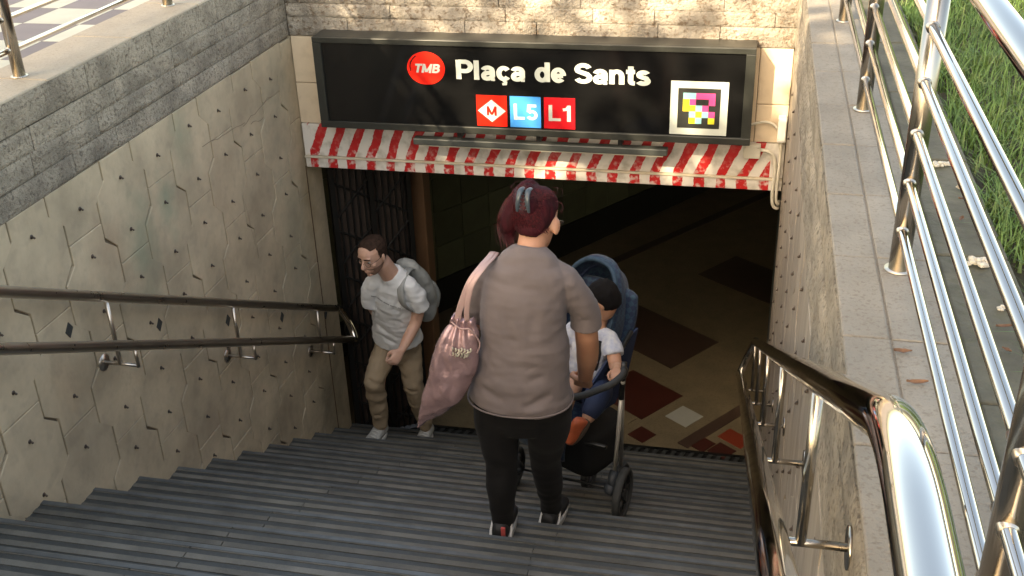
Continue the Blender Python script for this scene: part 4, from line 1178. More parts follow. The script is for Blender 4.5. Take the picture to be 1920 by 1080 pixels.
# hair
HR = mat('dark_red_hair', (0.048, 0.006, 0.010), 0.8, spec=.15, col2=(0.018, 0.005, 0.006), vscale=22, bump=0.5, bscale=130, stretch=(1, 1, .25), bdist=.004, detail=6)
HRL = mat('red_hair_strand', (0.14, 0.016, 0.022), 0.5, spec=.4, col2=(0.012, 0.005, 0.006), vscale=130)
T = lambda p: hc + HW @ Vector(p)
hair = []
st = [(T((0, y, z)), HW @ Vector((rx, 0, 0)), HW @ Vector((0, ry, 0)), .95) for z, y, rx, ry in
      [(-.062, -.058, .030, .020), (-.048, -.052, .050, .036), (-.02, -.040, .066, .054), (.015, -.026, .075, .076), (.05, -.022, .079, .084), (.085, -.020, .072, .080), (.106, -.020, .050, .060), (.118, -.022, .026, .034)]]
hair.append(loft(st, 28))
hair.append(blob(T((-.004, -.098, .048)), .044, .038, .052, HW)); hair.append(blob(T((-.010, -.088, .090)), .034, .030, .030, HW))
# loose hair falling past the left side of the face
hair.append(limb([T((-.045, .02, .105)), T((-.085, .03, .06)), T((-.108, .035, -.01)), (1.684, .71, .935), (1.694, .69, .885)], [(.042, .04), (.040, .05), (.037, .048), (.032, .040), (.016, .02)], k=4))
def hair_d(co, no): return 0.005 * vnoise(co, 38, 38, 13, 2.0) + 0.0022 * vnoise(co, 110, 110, 30, 4.0)
organic('hair', hair, 0.0045, HR, wm, 3, hair_d)
rr = random.Random(3); ss = []
for k in range(1300):     # strands drawn from the hairline up into the clip
    a = rr.uniform(-1.5, 1.5); b = rr.uniform(0, 1)
    p0 = Vector((.074 * math.sin(a) * (.85 + .15 * b), -.020 - .088 * math.cos(a) * (.70 + .30 * b), -.050 + .155 * b))
    p3 = Vector((-.015 + rr.gauss(0, .008), -.138, .062 + rr.gauss(0, .016)))
    p1 = p0.lerp(p3, .35) ; p1 = p1 + Vector((p1.x, (p1.y + .02), 0)).normalized() * .012; p2 = p0.lerp(p3, .7) + Vector((0, -.014, .0))
    ss.append([T(p) for p in (p0, p1, p2, p3)])
for k in range(260):
    a = rr.uniform(-.5, .5); x0 = rr.gauss(0, .016); y0 = rr.gauss(0, .018)
    ss.append([T((-.05 + x0 * .4, .02 + y0, .118 + rr.gauss(0, .004))), T((-.108 + x0 * .5, .03 + y0, .06)), T((-.132 + x0 * .6, .035 + y0, -.01)), Vector((1.678 + x0, .71 + y0 * .5, .935)), Vector((1.692 + x0, .69 + y0, .880 + rr.uniform(-.02, .03)))])
for k in range(9):      # flyaway hairs
    a = rr.uniform(-1.3, 1.3); r = rr.uniform(.094, .112)
    ss.append([T((r * math.sin(a), -.03 + rr.gauss(0, .03), .03 + r * math.cos(a))) , T(((r + .012) * math.sin(a + .2), -.03 + rr.gauss(0, .03), .035 + (r + .010) * math.cos(a + .2))), T(((r + .004) * math.sin(a + .4), -.04, .03 + (r + .002) * math.cos(a + .4)))])
strands('hair_strands', ss, HRL, wm)
# claw clip: two curved jaws with teeth and a spring
CL = mat('clip_plastic', (0.040, 0.055, 0.066), 0.3, spec=.6)
for q, x in ((-1, -.014), (1, .014)):
    pts = [T((x, -.128, .100)), T((x - .000, -.148, .090)), T((x + q * .002, -.156, .068)), T((x + q * .005, -.150, .042)), T((x + q * .008, -.138, .018))]
    rad = [(.009, .005), (.0105, .005), (.009, .0045), (.008, .004), (.005, .003)]
    P_, R_ = densify(pts, rad, 4)
    clip_o = sub('hair_clip', limb(pts, rad, HW @ Vector((1, 0, 0)), 12, 4), CL, wm)
    for k in range(2, len(P_) - 1, 2):
        sub('tooth', tube_data([P_[k] + HW @ Vector((-q * .006, 0, 0)), P_[k] + HW @ Vector((-q * .014, .004, -.005))], [.0024, .0012], 6), CL, clip_o)
sub('clip_spring', tube_data([T((-.012, -.134, .088)), T((.012, -.134, .088))], .005, 10), MT['black'], wm)
# glasses temple seen beside the ear
TMP = mat('spectacle_metal', (0.4, 0.4, 0.4), 0.25, metal=1.0)
tube('spectacles', [T((.078, -.01, .002)), T((.080, .04, .006)), T((.078, .082, .004)), T((.060, .100, -.002)), T((.052, .102, -.024)), T((.030, .106, -.026)), T((.014, .108, -.010))], .0016, TMP, wm, 6)
# tote bag: lies on her shoulder, hangs free
BG = mat('pink_satin', (0.52, 0.34, 0.34), 0.24, metal=0.55, var=0.25, vscale=9, bump=0.5, bscale=16, bdist=.02)
tb = empty('tote_bag', (1.50, 0.46, 0.25)); tag(tb, "shiny dusty pink drawstring tote bag hanging from the woman's left shoulder", 'bag')
def bag_st(c, s, o): return (Vector(c), Vector(s), Vector(o), .9)
bst = [bag_st((1.570, .445, .688), (.050, .008, -.012), (0, .020, 0)), bag_st((1.569, .443, .662), (.040, .006, -.004), (0, .020, 0)), bag_st((1.560, .44, .625), (.060, .010, 0), (0, .034, 0)), bag_st((1.545, .435, .56), (.078, .012, .004), (0, .046, 0)),
       bag_st((1.522, .43, .47), (.092, .014, .012), (0, .056, 0)), bag_st((1.497, .43, .39), (.100, .016, .035), (0, .056, 0)), bag_st((1.478, .43, .325), (.102, .016, .06), (0, .046, 0)), bag_st((1.466, .435, .285), (.098, .016, .076), (0, .026, 0)), bag_st((1.462, .435, .272), (.090, .016, .074), (0, .008, 0))]
def bag_d(co, no):
    # vertical pleats fanning out from the gathered neck
    ang_ = np.arctan2(co[:, 0] - 1.575, 0.80 - co[:, 2]); top = np.clip((co[:, 2] - .25) / .42, 0, 1)
    d = 0.0070 * np.sin(ang_ * 34 + 5 * vnoise(co, 5, 5, 5, 1.5)) * (.15 + .85 * top ** 1.3)
    d += .014 * vnoise(co, 13, 7, 6, 7.0) + .005 * vnoise(co, 34, 12, 18, 8.0)
    return d
P2 = loft(bst, 36)
bd = bst; dense = []
for i in range(len(bd) - 1):
    for j in range(4):
        t = j / 4; dense.append((bd[i][0].lerp(bd[i + 1][0], t), bd[i][1].lerp(bd[i + 1][1], t), bd[i][2].lerp(bd[i + 1][2], t), .9))
dense.append(bd[-1])
organic('bag_body', [loft(dense, 40)], 0.005, BG, tb, 3, bag_d)
STP = mat('strap_satin', (0.50, 0.33, 0.30), 0.4, metal=.2, var=.1)
def ribbon(name, pts, w, t_, m_, parent, side=(1, 0, 0)):
    return sub(name, limb(pts, [(w, t_)] * len(pts), side, 10, 5, False, .7), m_, parent)
ribbon('strap', [(1.548, .436, .675), (1.566, .434, .74), (1.600, .440, .83), (1.632, .475, .877), (1.650, .545, .888), (1.648, .62, .870), (1.62, .68, .78), (1.60, .60, .66)], .012, .0022, STP, tb)
ribbon('strap', [(1.585, .436, .680), (1.592, .428, .75), (1.612, .436, .83), (1.642, .470, .876), (1.664, .545, .886), (1.660, .62, .868), (1.63, .69, .78), (1.61, .61, .66)], .010, .0022, STP, tb)
sub('drawstring', tube_data(smooth_path([(1.53, .425, .682), (1.565, .418, .660), (1.60, .424, .655), (1.63, .43, .60), (1.62, .425, .56)]), .003, 6), STP, tb)
EM = mat('emblem_silver', (0.72, 0.66, 0.52), 0.35, metal=.3, var=.5, vscale=60)
prt = []
for k in range(13):
    x = 1.538 + .011 * (k % 7); z = .590 - .018 * (k // 7) - .003 * (k % 3)
    prt.append(limb([(x, .392 - .008 * (k % 7 > 1), z - .006), (x + .006, .386, z + .002), (x + .003, .387, z + .007)], [(.0032, .006)] * 3, (1, 0, 0), 8, 2))
sub('printed_emblem', join_data(prt), EM, tb)['kind'] = 'stuff'

# ------------------------------------------------------------------ the man
mn = empty('person', (0.45, 2.7, -1.6)); tag(mn, 'man in glasses, white T-shirt and khaki trousers climbing the stairs by the left jamb', 'person')
HM = frame((-0.33, -0.90, -0.26), (-0.10, -0.26, 0.95))
mc = Vector((0.486, 2.440, -0.088))
body = head_parts(mc, HM, 0.92)
body.append(limb([(.545, 2.56, -.29), (.530, 2.53, -.23), (.510, 2.49, -.16)], [(.06, .058), (.055, .055), (.056, .056)], k=3))
body.append(limb([(.46, 2.80, -.84), (.47, 2.75, -.72), (.50, 2.66, -.55), (.54, 2.58, -.36), (.55, 2.57, -.29)], [(.10, .07), (.10, .065), (.10, .065), (.09, .05), (.06, .04)]))
wl = (.592, 2.475, -.735)
body.append(limb([(.635, 2.585, -.36), (.668, 2.605, -.50), (.655, 2.60, -.60), (.625, 2.54, -.67), wl], [.044, .042, .036, .034, (.024, .021)], k=4))
body += hand_parts(wl, (-.40, -.70, -.55), (-.55, .25, -.3), (0.1, -.5, .8), 1.55, .92, tcurl=.9)
body.append(limb([(.455, 2.585, -.35), (.375, 2.62, -.48), (.350, 2.72, -.60), (.345, 2.80, -.70), (.35, 2.86, -.80)], [.034, .040, .036, .034, .024], k=4))
body += hand_parts((.35, 2.86, -.80), (0, .3, -.9), (1, 0, 0), (0, -.8, -.2), 1.0, .92)
for pts in ([(.405, 2.78, -.90), (.394, 2.68, -.96), (.386, 2.59, -1.02), (.372, 2.60, -1.10), (.356, 2.63, -1.24), (.347, 2.645, -1.44)], [(.53, 2.79, -.90), (.552, 2.755, -1.03), (.562, 2.75, -1.16), (.562, 2.81, -1.33), (.560, 2.885, -1.50), (.56, 2.90, -1.6)]):
    body.append(limb(pts, [.05, .05, .045, .042, .036, .030], k=3))
organic('body', body, 0.0055, SK2, mn, 3)
WT = mat('white_cotton', (0.74, 0.75, 0.74), 0.85, var=0.06, vscale=6, bump=0.1, bscale=400, sheen=.1, bdist=.001)
fs = (0.93, -0.36, 0.0)
tee = [limb([(.478, 2.755, -.835), (.476, 2.75, -.79), (.484, 2.72, -.70), (.500, 2.675, -.58), (.520, 2.63, -.46), (.535, 2.595, -.36), (.545, 2.575, -.30), (.543, 2.555, -.240)],
            [(.165, .125), (.166, .128), (.150, .120), (.144, .115), (.146, .112), (.140, .098), (.104, .078), (.062, .056)], side=fs, n=32, k=4, round_ends=False, e=.9)]
tee.append(limb([(.600, 2.56, -.315), (.648, 2.56, -.345), (.678, 2.578, -.42), (.688, 2.60, -.50)], [(.052, .052), (.058, .056), (.060, .058), (.063, .060)], side=(0, 1, 0), n=20, k=4, round_ends=False))
tee.append(limb([(.480, 2.57, -.315), (.430, 2.565, -.335), (.395, 2.58, -.41), (.380, 2.61, -.50)], [(.052, .052), (.058, .056), (.060, .058), (.062, .060)], side=(0, 1, 0), n=20, k=4, round_ends=False))
def tee_d(co, no):
    d = folds(co, [((.60, 2.50, -.42), (.50, 2.50, -.56), -.008, .012), ((.61, 2.52, -.50), (.53, 2.54, -.66), -.008, .013), ((.43, 2.50, -.45), (.52, 2.54, -.60), -.006, .013), ((.38, 2.62, -.72), (.56, 2.60, -.80), -.007, .014),
                   ((.40, 2.60, -.66), (.58, 2.60, -.74), -.007, .014), ((.62, 2.62, -.66), (.56, 2.62, -.80), -.007, .014), ((.45, 2.47, -.33), (.52, 2.48, -.40), -.004, .012)])
    return d * 1.3 + .009 * vnoise(co, 9, 9, 16, 2.2) + .004 * vnoise(co, 25, 25, 40, 4.2)
to_ = organic('t_shirt', tee, 0.0065, WT, mn, 4, tee_d)
KH = mat('khaki_twill', (0.36, 0.27, 0.175), 0.85, var=0.15, vscale=8, bump=0.1, bscale=300, bdist=.001)
tr = [limb([(.467, 2.77, -.80), (.465, 2.775, -.86), (.463, 2.775, -.92)], [(.135, .105), (.148, .118), (.14, .11)], side=fs, n=26),
      limb([(.402, 2.765, -.88), (.380, 2.66, -.95), (.368, 2.565, -1.01), (.358, 2.58, -1.10), (.356, 2.62, -1.24), (.348, 2.64, -1.375), (.347, 2.645, -1.405)], [(.082, .088), (.074, .080), (.066, .070), (.062, .064), (.058, .062), (.052, .052), (.048, .048)], n=24),
      limb([(.528, 2.785, -.88), (.552, 2.745, -1.03), (.562, 2.73, -1.16), (.562, 2.80, -1.33), (.560, 2.885, -1.50), (.560, 2.90, -1.565)], [(.082, .09), (.070, .078), (.062, .068), (.058, .062), (.053, .053), (.048, .048)], n=24)]
def tr_d(co, no):
    d = folds(co, [((.33, 2.50, -.97), (.44, 2.53, -1.04), -.008, .012), ((.33, 2.52, -1.04), (.43, 2.55, -1.07), -.008, .012), ((.31, 2.56, -1.33), (.40, 2.58, -1.36), -.008, .010), ((.31, 2.58, -1.28), (.39, 2.56, -1.30), -.006, .012),
                   ((.44, 2.66, -.88), (.38, 2.60, -.96), -.007, .014), ((.50, 2.66, -1.13), (.62, 2.67, -1.16), -.008, .012), ((.51, 2.70, -1.22), (.61, 2.72, -1.20), -.006, .012), ((.52, 2.80, -1.46), (.61, 2.82, -1.49), -.008, .010)])
    return d * 1.3 + .008 * vnoise(co, 9, 9, 20, 5.5) + .004 * vnoise(co, 30, 30, 30, 6.5)
organic('trousers', tr, 0.0065, KH, mn, 4, tr_d)
GS = mat('grey_canvas', (0.46, 0.46, 0.43), 0.8, var=.1); LC = mat('lace_white', (0.6, 0.6, 0.56), 0.7)
for hp, dv in (((.345, 2.705, -1.5174), (-.20, -1, 0)), ((.562, 2.975, -1.686), (-.05, -1, 0))):
    root, T2, s_, f_, u_ = shoe(mn, hp, dv, .28, GS, SHW, .052)
    for k in range(5):
        t = .40 + .075 * k; z = .094 - .0075 * k
        sub('lace', tube_data([T2(t, z - .012) - s_ * .026, T2(t + .02, z) , T2(t, z - .012) + s_ * .026], .0030, 6), LC, root)
# hair, beard shadow, glasses, eyes
HB = mat('short_brown_hair', (0.024, 0.015, 0.010), 0.9, spec=.1, col2=(0.055, 0.032, 0.024), vscale=50, bump=.6, bscale=220, bdist=.003)
TM = lambda p: mc + HM @ (Vector(p) * .92)
def shell(stations, keep, M, c, s, grow):
    V, F = loft([(Vector((0, y, z)), Vector((rx + grow, 0, 0)), Vector((0, ry + grow, 0)), .92) for z, y, rx, ry in stations], 110)
    cen = [sum((V[i] for i in f), Vector()) / len(f) for f in F]
    F = [f for f, q in zip(F, cen) if keep(q)]
    return [c + M @ (v * s) for v in V], F
ST2 = []
for i in range(len(HEAD) - 1):
    for j in range(4):
        ST2.append(tuple(HEAD[i][k] * (1 - j / 4) + HEAD[i + 1][k] * j / 4 for k in range(4)))
ST2.append(HEAD[-1]); ST2.append((.118, -.010, .008, .010))
ST2 = [tuple(ST2[i][k] * (1 - j / 3) + ST2[i + 1][k] * j / 3 for k in range(4)) for i in range(len(ST2) - 1) for j in range(3)]
hs = shell(ST2, lambda q: (q.z > .082 - .25 * max(0, q.y - .055) + (.018 if q.y > .06 else 0)) or (q.y < .022 and q.z > .005) or (q.y < -.015 and q.z > -.055), HM, mc, .92, .0055)
ho = sub('hair', hs, HB, mn); ho.modifiers.new('t', 'SOLIDIFY').thickness = .006
bs = shell(ST2, lambda q: q.z < -.045 and q.y > -.01 and q.z > -.114 and not (q.y > .075 and -.078 < q.z < -.056), HM, mc, .92, .0014)
sub('beard_stubble', bs, mat('stubble', (0.30, 0.17, 0.12), 0.8, var=.35, vscale=60), mn)
EW = mat('eye_white', (0.6, 0.58, 0.55), 0.2); ED = mat('eye_dark', (0.02, 0.012, 0.008), 0.15)
for q in (-1, 1):
    e_ = sub('eye', blob(TM((q * .031, .0775, .008)), .0125, .0115, .0085, HM), EW, mn)
    sub('iris', blob(TM((q * .031, .0885, .006)), .0055, .002, .0055, HM, 10), ED, e_)
    sub('eyebrow', limb([TM((q * .012, .097, .030)), TM((q * .030, .0985, .035)), TM((q * .050, .085, .031))], [(.004, .003), (.005, .003), (.003, .002)], HM @ Vector((0, 0, 1)), 8, 3), HB, mn)
gl = sub('spectacles', join_data([tube_data([TM((q * .033 + .023 * math.cos(a), .104 - abs(.023 * math.cos(a) * q * .3), .002 + .017 * math.sin(a))) for a in [2 * math.pi * k / 18 for k in range(19)]], .0013, 6, False) for q in (-1, 1)] +
     [tube_data([TM((-.010, .106, .004)), TM((.010, .106, .004))], .0013, 6)] + [tube_data([TM((q * .056, .098, .006)), TM((q * .076, .05, .008)), TM((q * .078, -.005, .006))], .0013, 6) for q in (-1, 1)]), MT['black'], mn)
# dashes of print across the chest of the shirt
def print_line(target, x0, z0, x1, z1, n, ydir, parent, m_):
    from mathutils.bvhtree import BVHTree
    vs_ = [v.co.copy() for v in target.data.vertices]; fs_ = [tuple(p.vertices) for p in target.data.polygons]
    bt = BVHTree.FromPolygons(vs_, fs_); V, F = [], []
    for k in range(n):
        if k % 7 == 5: continue
        t = k / n; p = Vector((x0 + (x1 - x0) * t, 2.0, z0 + (z1 - z0) * t))
        h, nn, _, _ = bt.ray_cast(p, Vector((0, 1, 0)))
        if h is None: continue
        dx = Vector((x1 - x0, 0, z1 - z0)) / n * .33; o = len(V); hh = .0045
        for a_, b_ in ((-1, -1), (1, -1), (1, 1), (-1, 1)):
            q = h + dx * a_ + Vector((0, 0, hh * b_)); h2 = bt.ray_cast(q + Vector((0, -.1, 0)), Vector((0, 1, 0)))[0]
            V.append((h2 or q) + Vector((0, -.0015, 0)))
        F.append((o, o + 1, o + 2, o + 3))
    link('chest_print', mesh_from(V, F, 'cp'), parent, m_)
print_line(to_, .42, -.405, .60, -.475, 30, 1, mn, mat('print_grey', (0.16, 0.16, 0.16), .8))
# backpack
bp = empty('backpack', (.62, 2.84, -.5)); tag(bp, "light grey backpack on the climbing man's back", 'backpack')
BPm = mat('grey_nylon', (0.36, 0.37, 0.35), 0.6, var=.15, vscale=10, bump=.1, bscale=200)
bpk = [limb([(.615, 2.86, -.70), (.618, 2.86, -.62), (.615, 2.83, -.50), (.600, 2.78, -.38), (.585, 2.73, -.29)], [(.085, .045), (.105, .068), (.115, .075), (.108, .062), (.080, .040)], side=(.90, -.38, .1), n=26, k=4)]
organic('pack_body', bpk, .007, BPm, bp, 4, lambda co, no: .008 * vnoise(co, 9, 9, 9, 3.3) + .003 * vnoise(co, 30, 30, 30, 1.3))
sub('front_pocket', limb([(.640, 2.94, -.66), (.645, 2.945, -.58), (.635, 2.925, -.50)], [(.07, .03), (.08, .035), (.07, .025)], (.9, -.38, .1), 18, 4), BPm, bp)
ribbon('shoulder_strap', [(.625, 2.72, -.31), (.625, 2.63, -.268), (.616, 2.540, -.285), (.612, 2.490, -.345), (.622, 2.495, -.43), (.648, 2.58, -.52), (.672, 2.70, -.58)], .024, .006, BPm, bp, (.93, -.36, 0))
ribbon('top_handle', [(.555, 2.745, -.285), (.570, 2.735, -.255), (.600, 2.745, -.285)], .010, .003, BPm, bp)

# ------------------------------------------------------------------ stroller
sr = empty('stroller', (1.83, 1.35, -0.75)); tag(sr, 'blue checked baby stroller facing up the stairs in front of the woman', 'stroller')
def blue_mat():
    M = mat('blue_check_fabric', (0.030, 0.085, 0.165), 0.7, bump=.1, bscale=200, sheen=.1)
    nt = M.node_tree; b = nt.nodes["Principled BSDF"]
    tc = nt.nodes.new("ShaderNodeNewGeometry"); ck = nt.nodes.new("ShaderNodeTexChecker"); ck.inputs["Scale"].default_value = 46
    mp = nt.nodes.new("ShaderNodeMapping"); mp.inputs["Rotation"].default_value = (.6, .5, .3); nt.links.new(tc.outputs["Position"], mp.inputs[0]); nt.links.new(mp.outputs[0], ck.inputs[0])
    n = nt.nodes.new("ShaderNodeTexNoise"); n.inputs["Scale"].default_value = 14; nt.links.new(tc.outputs["Position"], n.inputs["Vector"])
    ck.inputs[1].default_value = (0.008, 0.024, 0.060, 1); ck.inputs[2].default_value = (0.026, 0.080, 0.115, 1)
    x = nt.nodes.new("ShaderNodeMix"); x.data_type = 'RGBA'; nt.links.new(n.outputs[0], x.inputs[0]); nt.links.new(ck.outputs[0], x.inputs[6]); x.inputs[7].default_value = (0.005, 0.014, 0.045, 1)
    nt.links.new(x.outputs[2], b.inputs["Base Color"]); return M
BL = blue_mat(); BLD = mat('navy_fabric', (0.010, 0.022, 0.060), 0.75, var=.2, vscale=10); BLP = mat('teal_piping', (0.018, 0.055, 0.095), 0.7, var=.5, vscale=30)
BLK = mat('black_fabric', (0.010, 0.010, 0.010), 0.85); SIL = mat('stroller_tube', (0.55, 0.52, 0.46), 0.4, metal=.4); FOAM = mat('bar_foam', (0.035, 0.036, 0.034), 0.7, var=.3, vscale=20)
SRO = Vector((1.785, 1.37, 0)); UU = Vector((.86, -.51, 0)); VV = Vector((.51, .86, 0))
def L(a, b, z): return SRO + UU * a + VV * b + Vector((0, 0, z))
# canopy: arched shell, open towards the viewer
rows = 8; cols = 22; V, F = [], []
for i in range(rows):
    t = i / (rows - 1); g = (1 - t ** 2.2) ** .6 if t < 1 else .22
    g = max(g, .22)
    for k in range(cols + 1):
        a = math.pi * k / cols; ca = math.copysign(abs(math.cos(a)) ** .75, math.cos(a)); sa = abs(math.sin(a)) ** .75
        # the rim leans back, the shell closes behind it
        V.append(L(-.024 + .180 * g * ca, .02 + .24 * sa * g + .27 * t, -.02 + .40 * sa * (.35 + .65 * g) - .10 * t + .02 * math.sin(t * 14)))
for i in range(rows - 1):
    for k in range(cols):
        a = i * (cols + 1) + k; F.append((a, a + 1, a + cols + 2, a + cols + 1))
base = (rows - 1) * (cols + 1)
F.append(tuple(base + k for k in range(cols + 1)))
cn = sub('canopy', (V, F), BL, sr); sd = cn.modifiers.new('t', 'SOLIDIFY'); sd.thickness = .008
rim = [V[k] for k in range(cols + 1)]
sub('canopy_rim', tube_data(rim, .012, 10), BLP, cn)
for q in (2, 5): sub('canopy_rib', tube_data([V[q * (cols + 1) + k] for k in range(cols + 1)], .007, 8), BLD, cn)
# seat shell: backrest, sides and padded seat
seat = [limb([L(0, .30, .24), L(0, .26, .08), L(0, .19, -.08), L(0, .12, -.20), L(0, .00, -.235), L(0, -.13, -.225), L(0, -.19, -.27)], [(.17, .03), (.18, .035), (.185, .035), (.185, .045), (.185, .045), (.185, .045), (.18, .035)], UU, 24, 5, e=.7)]
organic('seat', seat, .008, BL, sr, 4, lambda co, no: .005 * vnoise(co, 9, 9, 9, 6.1))
for q in (-1, 1):
    V2 = [L(q * .197, -.06, -.02), L(q * .20, .05, .06), L(q * .185, .27, .10), L(q * .185, .20, -.10), L(q * .19, .10, -.22), L(q * .19, -.14, -.20), L(q * .197, -.13, -.06)]
    sp = sub('side_panel', (V2, [(0, 1, 2, 3, 4, 5, 6)]), BLD, sr, False); sp.modifiers.new('t', 'SOLIDIFY').thickness = .012
sub('leg_rest', limb([L(0, -.19, -.26), L(0, -.215, -.33), L(0, -.205, -.40)], [(.17, .022), (.165, .022), (.155, .015)], UU, 20, 3, e=.7), BL, sr)
# chassis
def sr_tube(nm, pts, r, m_, n=12): return tube(nm, pts, r, m_, sr, n)
for q in (-1, 1):
    fw_ = (2.068, 1.150, .085) if q > 0 else (1.575, 1.445, -.085)
    wz = (2.035, 1.165, -.46) if q > 0 else (1.512, 1.455, -.64)
    f0 = Vector(fw_); f1 = Vector(wz)
    sr_tube('upper_strut', [f0 + Vector((0, .02, .03)), f0.lerp(f1, .27)], .013, MT['black'])
    sr_tube('front_leg', [f0.lerp(f1, .22), f1], .0095, SIL)
    rr_ = L(-.04 + q * .10, .34, -.62); rr_.z = -.562 * rr_.y - .0 + .13
    sr_tube('rear_leg', [f0.lerp(f1, .1), rr_ + Vector((0, 0, .02))], .0105, SIL)
    sr_tube('side_frame', [f0.lerp(f1, .12), L(q * .215, .02, -.02), L(q * .21, .20, .12)], .011, MT['black'])
sr_tube('cross_brace', [(1.99, 1.20, -.36), (1.56, 1.46, -.48)], .010, MT['black'])
def wheel(ax, r, w, axis):
    ax = Vector(ax); axis = Vector(axis).normalized(); up = Vector((0, 0, 1)); s_ = axis.cross(up).normalized()
    V, F = [], []; n = 40; prof = [(-.5, .80), (-.5, .93), (-.3, .99), (0, 1.0), (.3, .99), (.5, .93), (.5, .80)]
    for k in range(n):
        a = 2 * math.pi * k / n
        for pw, pr_ in prof: V.append(ax + axis * w * pw + (s_ * math.cos(a) + up * math.sin(a)) * r * pr_)
    m_ = len(prof)
    for k in range(n):
        for j in range(m_):
            F.append((k * m_ + j, k * m_ + (j + 1) % m_, ((k + 1) % n) * m_ + (j + 1) % m_, ((k + 1) % n) * m_ + j))
    wh = sub('wheel', (V, F), mat('tyre_rubber', (0.045, 0.047, 0.045), .75, var=.25, vscale=30), sr)
    parts = [tube_data([ax - axis * w * .38, ax + axis * w * .38], r * .22, 16)]
    for k in range(6):
        a = 2 * math.pi * k / 6; dv = s_ * math.cos(a) + up * math.sin(a)
        parts.append(tube_data([ax + dv * r * .18, ax + dv * r * .84], [.010, .007], 8))
    parts.append(tube_data([ax + (s_ * math.cos(2 * math.pi * k / 32) + up * math.sin(2 * math.pi * k / 32)) * r * .82 for k in range(33)], w * .28, 8, False))
    sub('rim', join_data(parts), mat('rim_plastic', (0.02, 0.02, 0.02), .4), wh)
AX = (.985, -.17, 0.0)
wheel((2.078, 1.118, -.548), .122, .036, AX)
wheel((1.500, 1.475, -.735), .105, .032, AX)
for q in (-1, 1):
    rr_ = L(-.04 + q * .10, .34, 0); rr_.z = -RISE * math.ceil(rr_.y / RUN) + .118
    wheel(tuple(rr_), .115, .034, AX)
# swivel forks beside the front wheels
for (p, q_, rr_) in (((2.035, 1.165, -.46), (2.040, 1.132, -.548), .022), ((1.512, 1.455, -.64), (1.535, 1.462, -.735), .02)):
    sr_tube('fork', [p, Vector(p).lerp(Vector(q_), .5) + Vector((-.012, -.01, 0)), q_], rr_, mat('fork_grey', (0.03, 0.036, 0.042), .5), 12)
    sub('fork_hub', blob(Vector(q_) + Vector((-.02, .0, .01)), .03, .035, .032, None, 12), mat('hub_grey', (0.035, 0.042, 0.05), .5), sr)
sr_tube('axle', [(2.04, 1.14, -.545), (1.54, 1.46, -.735)], .006, MT['black'])
# basket
bst = [(L(0, .08, -.36), UU * .17, VV * .15, .45), (L(0, .08, -.42), UU * .17, VV * .15, .45), (L(0, .10, -.56), UU * .165, VV * .14, .45), (L(0, .10, -.61), UU * .15, VV * .13, .45)]
sub('basket', loft(bst, 24), BLK, sr)
# bumper bar and its hinges
bb = smooth_path([(2.068, 1.15, .085), (2.062, 1.085, .093), (2.030, 1.035, .085), (1.975, 1.01, .066), (1.90, .990, .040), (1.80, 1.00, .020), (1.70, 1.06, .010), (1.62, 1.18, -.01), (1.575, 1.36, -.04), (1.575, 1.445, -.085)])
tube('bumper_bar', bb, .0155, FOAM, sr, 14)
sub('bar_hinge', blob((2.068, 1.155, .075), .020, .030, .030, None, 12), MT['black'], sr); sub('bar_hinge', blob((1.575, 1.45, -.08), .020, .030, .030, None, 12), MT['black'], sr)
# ------------------------------------------------------------------ the child
ch = empty('person', (1.88, 1.36, -0.15)); tag(ch, 'small dark haired child in a white T-shirt sitting in the blue stroller', 'person')
HC = frame((-0.75, 0.15, -0.55), (-.15, .1, .9))
cc = Vector((1.945, 1.425, .275))
body = head_parts(cc, HC, .74)
body.append(limb([(1.915, 1.43, .12), (1.93, 1.43, .18), (1.94, 1.43, .22)], [.036, .034, .036], k=3))
body.append(limb([(1.87, 1.37, -.14), (1.885, 1.385, -.02), (1.90, 1.40, .10), (1.912, 1.42, .15)], [(.085, .06), (.08, .06), (.085, .055), (.05, .04)], side=UU))
cw = (2.040, 1.150, .085)
body.append(limb([(1.975, 1.36, .115), (2.005, 1.30, .07), (2.022, 1.245, .045), (2.035, 1.19, .065), cw], [.032, .032, .029, .027, (.020, .017)], k=4))
body += hand_parts(cw, (.05, -.85, .25), (.0, -.3, -1), (-1, -.1, 0), 1.25, .66)
body.append(limb([(1.80, 1.43, .10), (1.75, 1.38, .02), (1.74, 1.30, -.02), (1.76, 1.20, .0)], [.031, .030, .027, .019], k=4))
body += hand_parts((1.76, 1.20, .0), (.1, -1, .1), (0, -.2, -1), (1, 0, 0), .9, .62)
body.append(limb([(1.93, 1.35, -.14), (1.965, 1.22, -.075), (1.950, 1.135, -.085), (1.925, 1.09, -.13)], [.050, .046, .040, .030], k=4))
body.append(limb([(1.84, 1.39, -.14), (1.83, 1.25, -.08), (1.815, 1.17, -.10), (1.80, 1.14, -.20)], [.050, .046, .040, .028], k=4))
organic('body', body, .0052, SK3, ch, 3)
CT = mat('child_white_tee', (0.58, 0.58, 0.58), .85, col2=(0.40, 0.42, 0.50), vscale=38, detail=2, bump=.1, bscale=300, bdist=.001)
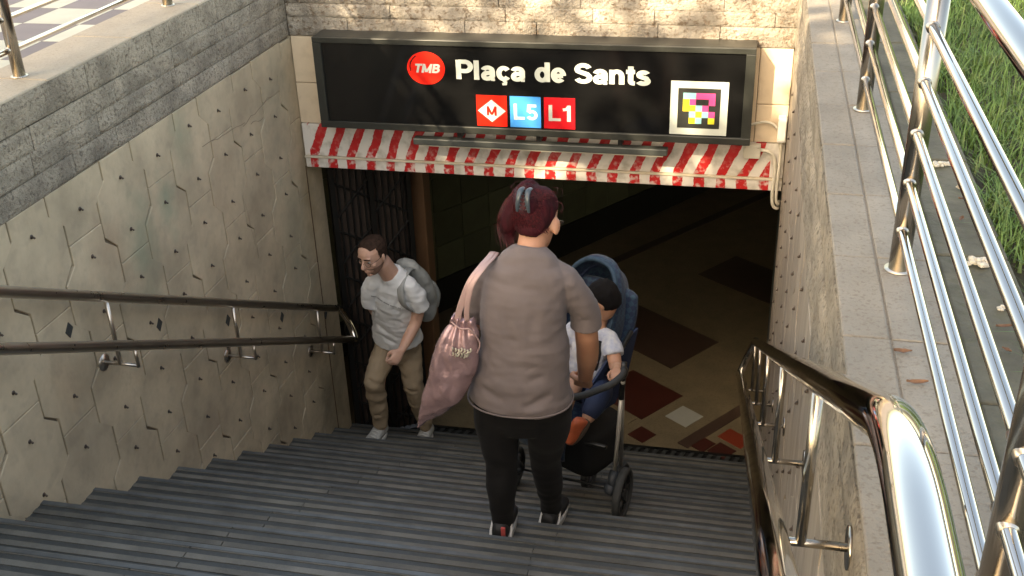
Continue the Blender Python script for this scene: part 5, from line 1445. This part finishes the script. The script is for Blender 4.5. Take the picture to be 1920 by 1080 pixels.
ct = [limb([(1.868, 1.368, -.13), (1.873, 1.372, -.07), (1.886, 1.385, .03), (1.90, 1.402, .10), (1.912, 1.42, .155)], [(.115, .085), (.112, .084), (.106, .078), (.095, .064), (.048, .042)], side=UU, n=24, k=4, round_ends=False),
      limb([(1.945, 1.38, .125), (1.982, 1.350, .105), (2.006, 1.305, .062)], [.042, .046, .049], (0, 0, 1), 18, 4, False), limb([(1.85, 1.43, .125), (1.805, 1.43, .10), (1.77, 1.40, .055)], [.042, .046, .048], (0, 0, 1), 18, 4, False)]
organic('t_shirt', ct, .006, CT, ch, 4, lambda co, no: .006 * vnoise(co, 16, 16, 20, 2.4) + .003 * vnoise(co, 40, 40, 40, 3.4))
sh = [limb([(1.885, 1.36, -.15), (1.88, 1.33, -.15)], [(.12, .07), (.12, .07)], UU, 20, 2), limb([(1.93, 1.34, -.14), (1.962, 1.22, -.078), (1.949, 1.14, -.088), (1.934, 1.105, -.112)], [.060, .054, .048, .042], (1, 0, 0), 18, 3), limb([(1.84, 1.38, -.14), (1.83, 1.27, -.085)], [.060, .056], (1, 0, 0), 18, 3)]
organic('shorts', sh, .007, BLD, ch, 4)
BH = mat('black_hair', (0.007, 0.006, 0.006), .85, spec=.15, bump=.5, bscale=200, bdist=.003)
TCc = lambda p: cc + HC @ (Vector(p) * .74)
hp_ = [loft([(TCc((0, y, z)), HC @ Vector((rx * .74, 0, 0)), HC @ Vector((0, ry * .74, 0)), .95) for z, y, rx, ry in
      [(-.075, -.045, .045, .035), (-.05, -.035, .070, .060), (-.01, -.025, .084, .083), (.03, -.018, .088, .094), (.07, -.012, .084, .094), (.10, -.012, .066, .076), (.122, -.012, .036, .042)]], 24)]
organic('hair', hp_, .0055, BH, ch, 2, lambda co, no: .004 * vnoise(co, 50, 50, 30, 2.9))
OR = mat('orange_shoe', (0.62, 0.13, 0.05), .55, var=.15, vscale=30)
for hp2, dv, u2 in (((1.930, 1.075, -.135), (-.45, -.35, -.55), (-.35, -.75, .55)), ((1.805, 1.115, -.22), (-.45, -.65, -.45), (-.25, -.6, .8))):
    shoe(ch, hp2, dv, .135, OR, mat('gum_sole', (0.10, 0.07, 0.05), .7), .030, None, 'shoe', u2)
ribbon('harness', [(1.945, 1.325, .12), (1.93, 1.30, .02), (1.90, 1.29, -.08)], .012, .003, BLK, sr)
